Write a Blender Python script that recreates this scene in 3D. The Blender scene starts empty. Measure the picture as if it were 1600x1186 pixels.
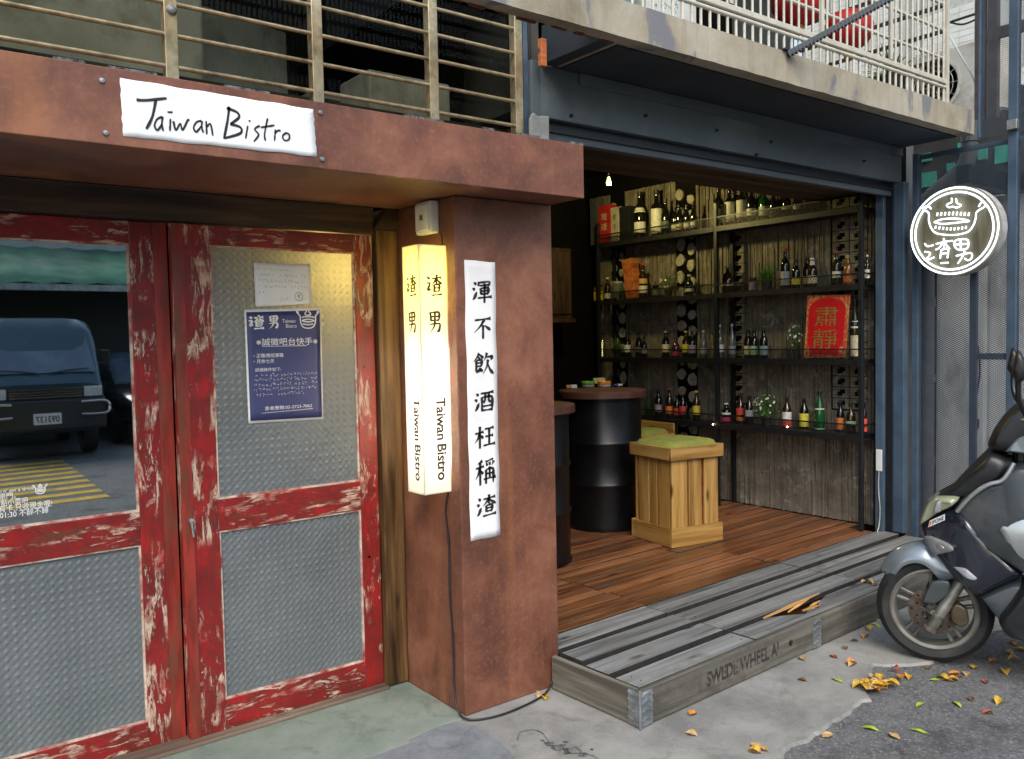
import bpy, bmesh, math, random
from mathutils import Vector, Matrix
random.seed(7)
R = math.radians
sc = bpy.context.scene
COL = sc.collection

# ------------------------------------------------------------------ camera
FPX, CX, CY, H = 1330.0, 800.0, 593.0, 1.55
YAW, PITCH, ROLL = -0.6533, -0.0486, -0.0198
_f = Vector((-math.sin(YAW)*math.cos(PITCH), math.cos(YAW)*math.cos(PITCH), math.sin(PITCH)))
_r0 = Vector((math.cos(YAW), math.sin(YAW), 0)); _u0 = _r0.cross(_f)
_r = math.cos(ROLL)*_r0 + math.sin(ROLL)*_u0
_u = -math.sin(ROLL)*_r0 + math.cos(ROLL)*_u0
CAM = Vector((0, 0, H))
cd = bpy.data.cameras.new('camera'); cam = bpy.data.objects.new('camera', cd); COL.objects.link(cam)
cd.sensor_width = 36; cd.lens = FPX/1600*36; cd.clip_start = .05; cd.clip_end = 500
mw = Matrix.Identity(4)
for i in range(3):
    mw[i][0] = _r[i]; mw[i][1] = _u[i]; mw[i][2] = -_f[i]; mw[i][3] = CAM[i]
cam.matrix_world = mw
sc.camera = cam

# ------------------------------------------------------------------ sky, sun, exposure
w = bpy.data.worlds.new('World'); sc.world = w; w.use_nodes = True
nt = w.node_tree; nt.nodes.clear()
sky = nt.nodes.new('ShaderNodeTexSky'); sky.sky_type = 'NISHITA'; sky.sun_disc = False
SUN_EL, SUN_AZ = 46, 212          # azimuth: degrees clockwise from +Y, where the sun stands
sky.sun_elevation = R(SUN_EL); sky.sun_rotation = R(SUN_AZ); sky.dust_density = 2.0; sky.air_density = 1.2
bg = nt.nodes.new('ShaderNodeBackground'); bg.inputs[1].default_value = 0.15
out = nt.nodes.new('ShaderNodeOutputWorld')
nt.links.new(sky.outputs[0], bg.inputs[0]); nt.links.new(bg.outputs[0], out.inputs[0])
sl = bpy.data.lights.new('sun', 'SUN'); sl.energy = 1.4; sl.angle = R(40); sl.color = (1, .975, .94)
so = bpy.data.objects.new('sun', sl); COL.objects.link(so)
sd = Vector((math.sin(R(SUN_AZ))*math.cos(R(SUN_EL)), math.cos(R(SUN_AZ))*math.cos(R(SUN_EL)), math.sin(R(SUN_EL))))
so.rotation_euler = (-sd).to_track_quat('-Z', 'Y').to_euler()
sc.view_settings.view_transform = 'Standard'; sc.view_settings.look = 'None'
sc.view_settings.exposure = 0.9; sc.view_settings.gamma = 1.0
sc.render.engine = 'CYCLES'
sc.cycles.use_denoising = True
sc.cycles.max_bounces = 8; sc.cycles.transparent_max_bounces = 12
sc.cycles.sample_clamp_indirect = 6

# ------------------------------------------------------------------ pixel helpers (photograph pixel -> point on a known plane)
def ray(x, y): return _r*(x-CX) - _u*(y-CY) + _f*FPX
def onx(x, y, X): d = ray(x, y); return CAM + d*(X/d.x)
def ony(x, y, Y): d = ray(x, y); return CAM + d*(Y/d.y)
def onz(x, y, Z=0.0): d = ray(x, y); return CAM + d*((Z-H)/d.z)

# ------------------------------------------------------------------ mesh builder
class MB:
    def __init__(s): s.v = []; s.f = []
    def add(s, vs, fs):
        n = len(s.v); s.v += [tuple(p) for p in vs]; s.f += [tuple(i+n for i in f) for f in fs]; return s
    def box(s, x0, x1, y0, y1, z0, z1):
        return s.add([(x0,y0,z0),(x1,y0,z0),(x1,y1,z0),(x0,y1,z0),(x0,y0,z1),(x1,y0,z1),(x1,y1,z1),(x0,y1,z1)],
                     [(0,3,2,1),(4,5,6,7),(0,1,5,4),(1,2,6,5),(2,3,7,6),(3,0,4,7)])
    def obox(s, c, h, M=None):
        M = M or Matrix.Identity(3); c = Vector(c)
        vs = [c + M @ Vector((a*h[0], b*h[1], d*h[2])) for d in (-1,1) for a,b in ((-1,-1),(1,-1),(1,1),(-1,1))]
        return s.add(vs, [(0,3,2,1),(4,5,6,7),(0,1,5,4),(1,2,6,5),(2,3,7,6),(3,0,4,7)])
    def bar(s, a, b, wd, th, up=(0,0,1)):          # rectangular bar from a to b
        a = Vector(a); b = Vector(b); d = (b-a); L = d.length; d.normalize()
        u = Vector(up)
        if abs(u.dot(d)) > .98: u = Vector((1,0,0))
        x = d.cross(u).normalized(); z = x.cross(d)
        M = Matrix((x, d, z)).transposed()
        return s.obox((a+b)/2, (wd/2, L/2, th/2), M)
    def tube(s, pts, r, n=8, cap=True):
        pts = [Vector(p) for p in pts]; k = len(pts)
        rs = r if isinstance(r, (list, tuple)) else [r]*k
        vs = []; pu = None
        for i, p in enumerate(pts):
            d = (pts[min(i+1,k-1)] - pts[max(i-1,0)]).normalized()
            if pu is None: pu = d.orthogonal().normalized()
            u = (pu - d*pu.dot(d))
            u = d.orthogonal().normalized() if u.length < 1e-6 else u.normalized()
            pu = u; q = d.cross(u)
            vs += [p + (u*math.cos(2*math.pi*j/n) + q*math.sin(2*math.pi*j/n))*rs[i] for j in range(n)]
        fs = [(i*n+j, i*n+(j+1)%n, (i+1)*n+(j+1)%n, (i+1)*n+j) for i in range(k-1) for j in range(n)]
        if cap: fs += [tuple(range(n-1,-1,-1)), tuple((k-1)*n+j for j in range(n))]
        return s.add(vs, fs)
    def lathe(s, prof, c=(0,0,0), n=24, axis='z', a0=0, a1=2*math.pi, cap=True):   # prof: (radius, height)
        vs = []; k = len(prof); c = Vector(c); full = abs(a1-a0-2*math.pi) < 1e-6
        m = n if full else n+1
        for r, h in prof:
            for j in range(m):
                a = a0 + (a1-a0)*j/n; x, y = r*math.cos(a), r*math.sin(a)
                p = {'z': (x,y,h), 'y': (x,h,y), 'x': (h,x,y)}[axis]
                vs.append(c + Vector(p))
        fs = [(i*m+j, i*m+(j+1)%m, (i+1)*m+(j+1)%m, (i+1)*m+j) for i in range(k-1) for j in range(n)]
        if full and cap and prof[0] != prof[-1]:
            if prof[0][0] > 1e-5: fs.append(tuple(range(m-1,-1,-1)))
            if prof[-1][0] > 1e-5: fs.append(tuple((k-1)*m+j for j in range(m)))
        return s.add(vs, fs)
    def prism(s, poly, fn0, fn1):                   # poly of 2-D points mapped by two functions
        n = len(poly)
        vs = [fn0(p) for p in poly] + [fn1(p) for p in poly]
        return s.add(vs, [tuple(range(n-1,-1,-1)), tuple(range(n,2*n))] + [(i,(i+1)%n,n+(i+1)%n,n+i) for i in range(n)])
    def sheet(s, pts): return s.add(pts, [tuple(range(len(pts)))])
    def grid(s, nu, nv, fn):
        vs = [fn(i/nu, j/nv) for j in range(nv+1) for i in range(nu+1)]
        return s.add(vs, [(j*(nu+1)+i, j*(nu+1)+i+1, (j+1)*(nu+1)+i+1, (j+1)*(nu+1)+i) for j in range(nv) for i in range(nu)])
    def mesh(s, name, mat, off=None, smooth=None, fix=True):
        me = bpy.data.meshes.new(name)
        vs = s.v if off is None else [(x-off[0], y-off[1], z-off[2]) for x,y,z in s.v]
        me.from_pydata(vs, [], s.f); me.update()
        if fix:
            bm = bmesh.new(); bm.from_mesh(me); bmesh.ops.recalc_face_normals(bm, faces=bm.faces); bm.to_mesh(me); bm.free()
        if mat: me.materials.append(mat)
        if smooth is not None:
            me.shade_smooth(); me.set_sharp_from_angle(angle=R(smooth))
        return me
    def build(s, name, mat, parent=None, smooth=None, bevel=0, fix=True, kind=None, seg=2):
        off = parent_loc(parent)
        o = bpy.data.objects.new(name, s.mesh(name, mat, off, smooth, fix)); COL.objects.link(o)
        if parent: o.parent = parent
        if bevel:
            b = o.modifiers.new('bevel', 'BEVEL'); b.width = bevel; b.segments = seg; b.limit_method = 'ANGLE'; b.angle_limit = R(35)
        if kind: o['kind'] = kind
        return o
def parent_loc(p):
    l = Vector((0,0,0))
    while p: l += p.location; p = p.parent
    return l
def tag(o, label=None, cat=None, group=None, kind=None):
    if label: o['label'] = label
    if cat: o['category'] = cat
    if group: o['group'] = group
    if kind: o['kind'] = kind
    return o
def thing(name, label, cat, loc=(0,0,0), group=None):
    o = bpy.data.objects.new(name, None); COL.objects.link(o); o.location = loc; o.empty_display_size = .1
    return tag(o, label, cat, group)
def copy_tree(o, parent=None):
    c = o.copy(); COL.objects.link(c); c.parent = parent
    for ch in list(o.children): copy_tree(ch, c)
    return c
def box(name, mat, parent, x0, x1, y0, y1, z0, z1, bevel=0, kind=None):
    return MB().box(x0,x1,y0,y1,z0,z1).build(name, mat, parent, bevel=bevel, kind=kind)

# ------------------------------------------------------------------ materials
def lin(c):
    if isinstance(c, str):
        c = c.lstrip('#'); v = [int(c[i:i+2],16)/255 for i in (0,2,4)]
        return tuple(x/12.92 if x <= .04045 else ((x+.055)/1.055)**2.4 for x in v)
    return tuple(c)
class NB:
    def __init__(s, name):
        s.m = bpy.data.materials.new(name); s.m.use_nodes = True; s.t = s.m.node_tree; s.t.nodes.clear()
        s.out = s.n('OutputMaterial'); s.b = s.n('BsdfPrincipled'); s.l(s.b, s.out)
    def n(s, typ, **kw):
        nd = s.t.nodes.new('ShaderNode'+typ)
        for k, v in kw.items():
            if k.startswith('i_'):
                key = k[2:]; key = int(key) if key.isdigit() else key.replace('_', ' ')
                if isinstance(v, bpy.types.NodeSocket): s.t.links.new(v, nd.inputs[key])
                else: nd.inputs[key].default_value = v
            else: setattr(nd, k, v)
        return nd
    def l(s, a, b, oi=0, ii=0): s.t.links.new(a.outputs[oi] if hasattr(a,'outputs') else a, b.inputs[ii] if hasattr(b,'inputs') else b)
    def coords(s, scale=(1,1,1), world=False, rnd=True):
        if world: src = s.n('NewGeometry').outputs['Position']
        else: src = s.n('TexCoord').outputs['Object']
        if rnd and not world:
            oi = s.n('ObjectInfo'); mu = s.n('Math', operation='MULTIPLY', i_0=oi.outputs['Random'], i_1=37.0)
            va = s.n('VectorMath', operation='ADD', i_0=src, i_1=mu.outputs[0]); src = va.outputs[0]
        return s.n('Mapping', i_Vector=src, i_Scale=scale).outputs[0]
    def noise(s, vec, scale=5, detail=6, rough=.6, dist=0):
        return s.n('TexNoise', i_Vector=vec, i_Scale=scale, i_Detail=detail, i_Roughness=rough, i_Distortion=dist).outputs[0]
    def ramp(s, fac, stops, interp='LINEAR'):
        nd = s.n('ValToRGB', i_0=fac); cr = nd.color_ramp; cr.interpolation = interp
        while len(cr.elements) > 1: cr.elements.remove(cr.elements[-1])
        for i, (p, c) in enumerate(stops):
            e = cr.elements[0] if i == 0 else cr.elements.new(p)
            e.position = p; c = (c,c,c) if isinstance(c,(int,float)) else lin(c); e.color = (*c, 1)
        return nd.outputs[0]
    def mix(s, fac, a, b, mode='MIX'):
        nd = s.n('Mix', data_type='RGBA', blend_type=mode)
        for k, v in ((0,fac),(6,a),(7,b)):
            if isinstance(v, bpy.types.NodeSocket): s.t.links.new(v, nd.inputs[k])
            elif k == 0: nd.inputs[0].default_value = v
            else: nd.inputs[k].default_value = (*lin(v), 1)
        return nd.outputs[2]
    def math(s, op, a, b=0.0, clamp=False):
        nd = s.n('Math', operation=op, use_clamp=clamp)
        for k, v in ((0,a),(1,b)):
            if isinstance(v, bpy.types.NodeSocket): s.t.links.new(v, nd.inputs[k])
            else: nd.inputs[k].default_value = v
        return nd.outputs[0]
    def bump(s, h, strength=.3, dist=.01):
        nd = s.n('Bump', i_Height=h, i_Strength=strength, i_Distance=dist); s.l(nd, s.b.inputs['Normal'])
    def set(s, **kw):
        for k, v in kw.items():
            k = {'color':'Base Color','rough':'Roughness','metal':'Metallic','spec':'Specular IOR Level','coat':'Coat Weight','coatr':'Coat Roughness','trans':'Transmission Weight','ior':'IOR','emit':'Emission Color','estr':'Emission Strength','alpha':'Alpha'}[k]
            if isinstance(v, bpy.types.NodeSocket): s.t.links.new(v, s.b.inputs[k])
            elif k in ('Base Color','Emission Color'): s.b.inputs[k].default_value = (*lin(v),1)
            else: s.b.inputs[k].default_value = v
        return s
MATS = {}
def flat(name, col, rough=.6, metal=0, var=.12, scale=20, bump=0, spec=.5, coat=0, dirt=None, dscale=3, dlo=.5, dhi=.75, stretch=(1,1,1), world=False):
    """plain painted or moulded surface: slight tonal variation, optional dirt with its own shape, fine relief"""
    if name in MATS: return MATS[name]
    b = NB(name); c = lin(col); v = b.coords(stretch, world)
    n = b.noise(v, scale, 5)
    col_s = b.ramp(n, [(.38, tuple(x*(1-var) for x in c)), (.62, tuple(min(1,x*(1+var)) for x in c))])
    if dirt is not None:
        d = b.ramp(b.noise(v, dscale, 8, .65), [(dlo, 0.0), (dhi, 1.0)]); col_s = b.mix(d, col_s, dirt)
    rn = b.ramp(n, [(.3, max(.02, rough*.85)), (.7, min(1, rough*1.12))])
    b.set(color=col_s, rough=rn, metal=metal, spec=spec, coat=coat)
    if bump: b.bump(b.noise(v, scale*4, 4), bump, .004)
    MATS[name] = b.m; return b.m
def wood(name, c1, c2, c3, axis='x', grain=30, rough=.6, bump=.35, dirt=None, var=.25, knots=True, coat=0):
    if name in MATS: return MATS[name]
    b = NB(name); g = grain; lo = 1.3
    sc_ = {'x':(lo,g,g),'y':(g,lo,g),'z':(g,g,lo)}[axis]
    v = b.coords(sc_); n = b.noise(v, 1.0, 8, .62, .6)
    v2 = b.coords(tuple(x*.3 for x in sc_)); n2 = b.noise(v2, 1.0, 3, .5, 1.2)
    col = b.ramp(b.math('ADD', b.math('MULTIPLY', n, .62), b.math('MULTIPLY', n2, .38)), [(.39, c1), (.5, c2), (.61, c3)])
    if knots:
        kv = b.coords({'x':(2.2,7,7),'y':(7,2.2,7),'z':(7,7,2.2)}[axis])
        k = b.n('TexVoronoi', i_Vector=kv, i_Scale=1.0).outputs[0]
        col = b.mix(b.ramp(k, [(.05,1.0),(.14,0.0)]), col, tuple(x*.35 for x in lin(c1)))
    if dirt is not None:
        col = b.mix(b.ramp(b.noise(b.coords((1,1,1)), 5, 8, .7), [(.5,0.0),(.72,1.0)]), col, dirt)
    oi = b.n('ObjectInfo').outputs['Random']
    br = b.math('ADD', b.math('MULTIPLY', oi, 2*var), 1-var)
    nd = b.n('VectorMath', operation='SCALE', i_0=col); b.l(br, nd.inputs['Scale'])
    b.set(color=nd.outputs[0], rough=b.ramp(n, [(.3,rough*.8),(.7,min(1,rough*1.2))]), coat=coat)
    b.bump(n, bump, .004); MATS[name] = b.m; return b.m
def emit(name, col, strength):
    b = NB(name); b.set(color=(.8,.8,.8), emit=col, estr=strength, rough=.4); MATS[name] = b.m; return b.m

def m_rust():
    b = NB('rusted_steel')
    v = b.coords((1,1,1), world=True)
    n1 = b.noise(v, 3.0, 9, .65, .4); n2 = b.noise(b.coords((3.2,3.2,.55), world=True), 1.0, 7, .6, .8); n3 = b.noise(v, 60, 4)
    c = b.ramp(n1, [(.36,(.1,.038,.023)),(.5,(.168,.063,.036)),(.64,(.25,.105,.06))])
    c = b.mix(b.ramp(n2, [(.54,0.0),(.74,.6)]), c, (.33,.125,.042))
    c = b.mix(b.ramp(b.noise(b.coords((2.5,2.5,.9), world=True), 1.3, 7, .65, .6), [(.53,0.0),(.75,.5)]), c, (.08,.036,.026))
    c = b.mix(b.ramp(n3, [(.52,0.0),(.7,.26)]), c, (.33,.15,.075)); c = b.mix(b.ramp(b.noise(v, 26, 6, .7), [(.54,0.0),(.70,.22)]), c, (.095,.042,.028))
    c = b.mix(b.ramp(b.noise(v, 14, 6, .7), [(.64,0.0),(.74,.3)]), c, (.36,.25,.19))
    b.set(color=c, rough=b.ramp(n1, [(.3,.42),(.7,.62)]), metal=0.0, spec=.45); b.bump(b.math('ADD', n1, b.math('MULTIPLY', n3, .25)), .12, .006)
    return b.m
def m_red(axis):
    b = NB('distressed_red_paint_'+axis)
    g = {'x':(3.2,15,15),'z':(15,15,3.2)}[axis]
    v = b.coords(g); n = b.noise(v, 1.9, 12, .72, .9); n2 = b.noise(b.coords((3,3,3)), 1.9, 6, .6, .5); n3 = b.noise(b.coords(tuple(x*5 for x in g)), 1, 5, .7)
    c = b.ramp(n2, [(.3,(.115,.011,.009)),(.5,(.225,.011,.011)),(.72,(.34,.014,.013))])
    c = b.mix(b.ramp(n, [(.44,0.0),(.50,.7),(.56,0.0)]), c, (.085,.022,.015))
    chip = b.math('MULTIPLY', b.ramp(n, [(.52,0.0),(.545,1.0)]), b.ramp(b.noise(b.coords((5,5,5)), 1.0, 5, .6), [(.44,0.0),(.54,1.0)]))
    chip = b.math('MULTIPLY', chip, b.ramp(n3, [(.36,.15),(.52,1.0)]))
    cream = b.mix(n3, (.36,.24,.17), (.6,.48,.36))
    c = b.mix(chip, c, cream)
    n4 = b.noise(v, .9, 7, .7, .5)
    c = b.mix(b.ramp(n4, [(.60,0.0),(.66,.8)]), c, (.11,.042,.02))
    b.set(color=c, rough=b.ramp(chip, [(0,.36),(1,.75)])); b.bump(b.math('ADD', chip, b.math('MULTIPLY', n3, .3)), .35, .0025)
    return b.m
def m_pglass():
    b = NB('patterned_glass')
    n = b.noise(b.coords((1,1,1)), 4, 6)
    c = b.ramp(n, [(.3,(.19,.215,.22)),(.7,(.25,.275,.28))])
    b.set(color=c, rough=.16, spec=.9)
    tr = b.n('BsdfTranslucent', i_Color=(.6,.6,.5,1)); mx = b.n('MixShader', i_0=.4)
    b.l(b.b, mx, 0, 1); b.l(tr, mx, 0, 2); b.l(mx, b.out)
    return b.m
def m_mirrorglass():
    b = NB('dark_window_glass')
    tr = b.n('BsdfTransparent', i_Color=(.55,.6,.58,1)); gl = b.n('BsdfGlossy', i_Color=(.95,1,.98,1), i_Roughness=.012)
    mx = b.n('MixShader', i_0=.55); b.l(tr, mx, 0, 1); b.l(gl, mx, 0, 2); b.l(mx, b.out)
    return b.m
def m_clear(name, tint, refl=.08):
    b = NB(name)
    tr = b.n('BsdfTransparent', i_Color=(*tint,1)); gl = b.n('BsdfGlossy', i_Roughness=.03)
    fr = b.n('LayerWeight', i_Blend=.25); f = b.math('ADD', b.math('MULTIPLY', fr.outputs[1], .12 if refl == 0 else .6), refl)
    mx = b.n('MixShader', i_0=f); b.l(tr, mx, 0, 1); b.l(gl, mx, 0, 2); b.l(mx, b.out)
    return b.m
def m_asphalt():
    b = NB('worn_asphalt'); v = b.coords((1,1,1), world=True)
    vo = b.n('TexVoronoi', i_Vector=v, i_Scale=130.0); cell = b.n('SeparateColor', i_0=vo.outputs[1]).outputs[0]
    n = b.noise(v, 2.2, 8, .65); nf = b.noise(v, 70, 5, .7)
    c = b.ramp(b.math('ADD', b.math('MULTIPLY', nf, .7), b.math('MULTIPLY', n, .3)), [(.3,(.055,.056,.058)),(.52,(.122,.122,.122)),(.7,(.18,.18,.178))])
    c = b.mix(b.ramp(cell, [(.84,0.0),(.94,.6)]), c, (.27,.265,.25)); vo2 = b.n('TexVoronoi', i_Vector=v, i_Scale=62.0); cell2 = b.n('SeparateColor', i_0=vo2.outputs[1]).outputs[1]; c = b.mix(b.ramp(cell2, [(.8,0.0),(.9,.5)]), c, (.05,.05,.05)); c = b.mix(b.ramp(b.noise(v, 7, 7, .7, .5), [(.5,0.0),(.66,.45)]), c, (.19,.185,.17))
    c = b.mix(b.ramp(n, [(.34,.6),(.44,0.0)]), c, (.038,.036,.034))
    b.set(color=c, rough=.85, spec=.35); b.bump(b.math('ADD', nf, b.math('MULTIPLY', vo.outputs[0], .8)), .55, .006)
    return b.m
def m_concrete(name, c1, c2, c3, sc_=2.5, fine=.25):
    b = NB(name); v = b.coords((1,1,1), world=True)
    n = b.noise(v, sc_, 10, .66, .3); nf = b.noise(v, 90, 4, .7); st = b.noise(v, sc_*2.6, 7, .7, .8)
    c = b.ramp(n, [(.37,c1),(.5,c2),(.63,c3)])
    c = b.mix(b.ramp(st, [(.56,0.0),(.7,.55)]), c, tuple(x*.55 for x in lin(c1)))
    c = b.mix(b.ramp(nf, [(.56,0.0),(.75,.5)]), c, tuple(min(1,x*1.35) for x in lin(c3)))
    c = b.mix(b.ramp(b.noise(v, 28, 6, .75), [(.58,0.0),(.7,.5)]), c, tuple(x*.6 for x in lin(c1)))
    b.set(color=c, rough=b.ramp(n, [(.3,.9),(.7,.7)]), spec=.35); b.bump(b.math('ADD', n, b.math('MULTIPLY', nf, fine)), .35, .01)
    return b.m
def m_paper(name, col, wr=.5):
    b = NB(name); n = b.noise(b.coords((1,1,1), rnd=False), 9, 4, .5, .8); n2 = b.noise(b.coords((1,1,1), rnd=False), 40, 4)
    c = lin(col); b.set(color=b.ramp(n, [(.3,tuple(x*.9 for x in c)),(.7,c)]), rough=.85, spec=.2); b.bump(b.math('ADD', n, b.math('MULTIPLY', n2, .1)), wr, .006)
    return b.m
M = {}
M['rust'] = m_rust(); M['red_x'] = m_red('x'); M['red_z'] = m_red('z')
M['pglass'] = m_pglass(); M['wglass'] = m_mirrorglass(); M['asphalt'] = m_asphalt()
M['conc'] = m_concrete('weathered_concrete', (.16,.157,.142), (.23,.226,.206), (.29,.284,.26))
M['patch'] = m_concrete('blue_grey_cement', (.12,.13,.138), (.175,.186,.194), (.23,.24,.244), 3.2)
M['green_floor'] = m_concrete('green_painted_cement', (.125,.16,.125), (.175,.21,.17), (.225,.255,.215), 1.6, .12)
b = NB('stained_slab_concrete'); v = b.coords((1,1,1), world=True); n = b.noise(v, 2.4, 10, .68, .4); st_ = b.noise(b.coords((2.2,2.2,.9), world=True), 1.6, 7, .6, .9); dr = b.noise(b.coords((14,14,.8), world=True), 1.0, 6, .65); nf = b.noise(v, 60, 4)
c = b.ramp(n, [(.3,(.2,.165,.11)),(.5,(.33,.29,.215)),(.7,(.42,.385,.31))]); c = b.mix(b.ramp(st_, [(.55,0.0),(.60,.85)]), c, (.15,.16,.18)); c = b.mix(b.ramp(dr, [(.52,0.0),(.75,.6)]), c, (.16,.13,.085)); c = b.mix(b.ramp(nf, [(.6,0.0),(.8,.3)]), c, (.5,.48,.42))
b.set(color=c, rough=.85, spec=.3); b.bump(b.math('ADD', n, b.math('MULTIPLY', nf, .3)), .4, .01); M['slab'] = b.m
M['oldconc'] = m_concrete('old_grey_concrete', (.2,.2,.18), (.3,.3,.28), (.4,.4,.37), 4)
M['wood_dark'] = wood('dark_lintel_wood', (.012,.006,.003), (.045,.023,.012), (.105,.058,.03), 'x', 20, .6)
M['wood_post'] = wood('amber_post_wood', (.022,.010,.003), (.085,.043,.014), (.19,.105,.036), 'z', 22, .5)
M['sill'] = wood('worn_sill_wood', (.05,.03,.02), (.11,.075,.05), (.19,.14,.1), 'x', 24, .8)
M['plank_g'] = wood('weathered_grey_plank', (.06,.06,.057), (.14,.143,.14), (.215,.218,.212), 'x', 38, .8, .5, var=.2, dirt=(.12,.115,.1))
M['plank_b'] = wood('stained_brown_plank', (.07,.022,.008), (.175,.062,.022), (.27,.115,.048), 'x', 30, .36, .3, var=.32, dirt=(.12,.06,.03))
M['collar'] = wood('pallet_collar_wood', (.055,.05,.04), (.11,.102,.082), (.175,.165,.135), 'x', 30, .8, .5, dirt=(.07,.06,.045))
M['collar_y'] = wood('pallet_collar_wood_end', (.065,.058,.042), (.125,.113,.085), (.19,.175,.14), 'y', 30, .8, .5)
M['rawwood'] = wood('splintered_raw_wood', (.3,.14,.04), (.5,.27,.09), (.6,.38,.16), 'x', 40, .8)
M['pine_z'] = wood('varnished_pine_z', (.2,.095,.02), (.36,.2,.052), (.46,.28,.09), 'z', 20, .38, .15, var=.12, coat=.3)
M['pine_x'] = wood('varnished_pine_x', (.2,.095,.02), (.36,.2,.052), (.46,.28,.09), 'x', 20, .38, .15, var=.12, coat=.3)
M['pine_y'] = wood('varnished_pine_y', (.2,.095,.02), (.36,.2,.052), (.46,.28,.09), 'y', 20, .38, .15, var=.12, coat=.3)
M['redwood'] = wood('red_stained_wood', (.22,.05,.015), (.36,.1,.03), (.45,.16,.05), 'x', 20, .5, .2)
M['ceil_wood'] = wood('dark_ceiling_board', (.02,.012,.008), (.045,.028,.018), (.08,.05,.032), 'y', 22, .7)
M['steel_blue'] = flat('blue_grey_painted_steel', (.052,.085,.125), .45, 0, .18, 6, .06, dirt=(.1,.125,.145), dscale=5, dlo=.55, dhi=.8)
M['header'] = flat('grey_blue_header_paint', (.085,.105,.115), .5, 0, .12, 2.5, .05, dirt=(.15,.165,.17), dscale=2.0)
M['black'] = flat('black_rack_steel', (.009,.010,.012), .45, 0, .25, 25, .08)
M['drum'] = flat('black_drum_paint', (.004,.0043,.005), .34, 0, .2, 6, .03, spec=.35)
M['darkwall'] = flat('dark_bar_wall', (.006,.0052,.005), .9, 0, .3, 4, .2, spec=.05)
M['tabletop'] = flat('brown_table_top', (.09,.035,.025), .4, 0, .2, 9, .06)
M['alu'] = flat('bronze_aluminium', (.5,.4,.23), .38, .65, .15, 30, .08, dirt=(.12,.09,.05), dscale=9)
M['galv'] = flat('galvanised_steel', (.34,.37,.38), .42, .75, .2, 14, .1, dirt=(.2,.17,.13), dscale=8)
M['white_paint'] = flat('cream_railing_paint', (.5,.475,.39), .45, 0, .08, 12, .05, dirt=(.36,.3,.2), dscale=14, dlo=.6, dhi=.8)
M['white_plastic'] = flat('white_plastic', (.7,.71,.68), .4, 0, .05, 8)
M['rubber'] = flat('tyre_rubber', (.014,.014,.014), .75, 0, .3, 30, .15, dirt=(.05,.046,.04), dscale=6)
M['cable'] = flat('black_cable', (.012,.012,.012), .5)
M['ink'] = flat('black_ink', (.012,.012,.013), .7, var=.3)
M['paper'] = m_paper('white_paper', (.8,.81,.8), .7); M['scroll'] = m_paper('rice_paper', (.82,.81,.79), .4)
M['white_print'] = flat('white_print', (.75,.75,.72), .6, var=.03)
print('base ok')

# ------------------------------------------------------------------ lettering
_tc = {}
def text_geo(s, bold=0.0):
    k = (s, bold)
    if k in _tc: return _tc[k]
    cu = bpy.data.curves.new('lettering', 'FONT'); cu.body = s; cu.size = 1.0; cu.align_x = 'CENTER'; cu.align_y = 'CENTER'; cu.offset = bold
    cu.resolution_u = 4
    o = bpy.data.objects.new('lettering', cu); COL.objects.link(o)
    dg = bpy.context.evaluated_depsgraph_get(); me = bpy.data.meshes.new_from_object(o.evaluated_get(dg))
    vs = [tuple(v.co) for v in me.vertices]; fs = [tuple(p.vertices) for p in me.polygons]
    bpy.data.objects.remove(o); bpy.data.curves.remove(cu); bpy.data.meshes.remove(me)
    xs = [v[0] for v in vs] or [0]; ys = [v[1] for v in vs] or [0]
    _tc[k] = (vs, fs, (min(xs),max(xs),min(ys),max(ys))); return _tc[k]
def put_text(mb, s, frame, x, y, h=None, wd=None, bold=0.0, rot=0, shear=0):
    """frame(u,v)->3-D; text centred at (x,y); fitted to height h of the font and, if given, to width wd"""
    vs, fs, (a,b,c,d) = text_geo(s, bold); sx = sy = h
    if wd: sx = wd/max(1e-6, b-a)
    if sx is None: sx = sy
    mx, my = (a+b)/2, (c+d)/2; ca, sa = math.cos(rot), math.sin(rot)
    o = []
    for p in vs:
        u, v = (p[0]-mx)*sx + shear*(p[1]-my)*sy, (p[1]-my)*sy
        o.append(frame(x+u*ca-v*sa, y+u*sa+v*ca))
    mb.add(o, fs)
def smooth_path(pts, n=6):
    if len(pts) < 3: return [tuple(a+(b-a)*i/n for a,b in zip(pts[0],pts[1])) for i in range(n+1)]
    P = [pts[0]] + list(pts) + [pts[-1]]; o = []
    for i in range(1, len(P)-2):
        for j in range(n):
            t = j/n
            o.append(tuple(.5*((2*P[i][k]) + (-P[i-1][k]+P[i+1][k])*t + (2*P[i-1][k]-5*P[i][k]+4*P[i+1][k]-P[i+2][k])*t*t + (-P[i-1][k]+3*P[i][k]-3*P[i+1][k]+P[i+2][k])*t**3) for k in range(len(pts[0]))))
    o.append(tuple(pts[-1])); return o
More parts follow.
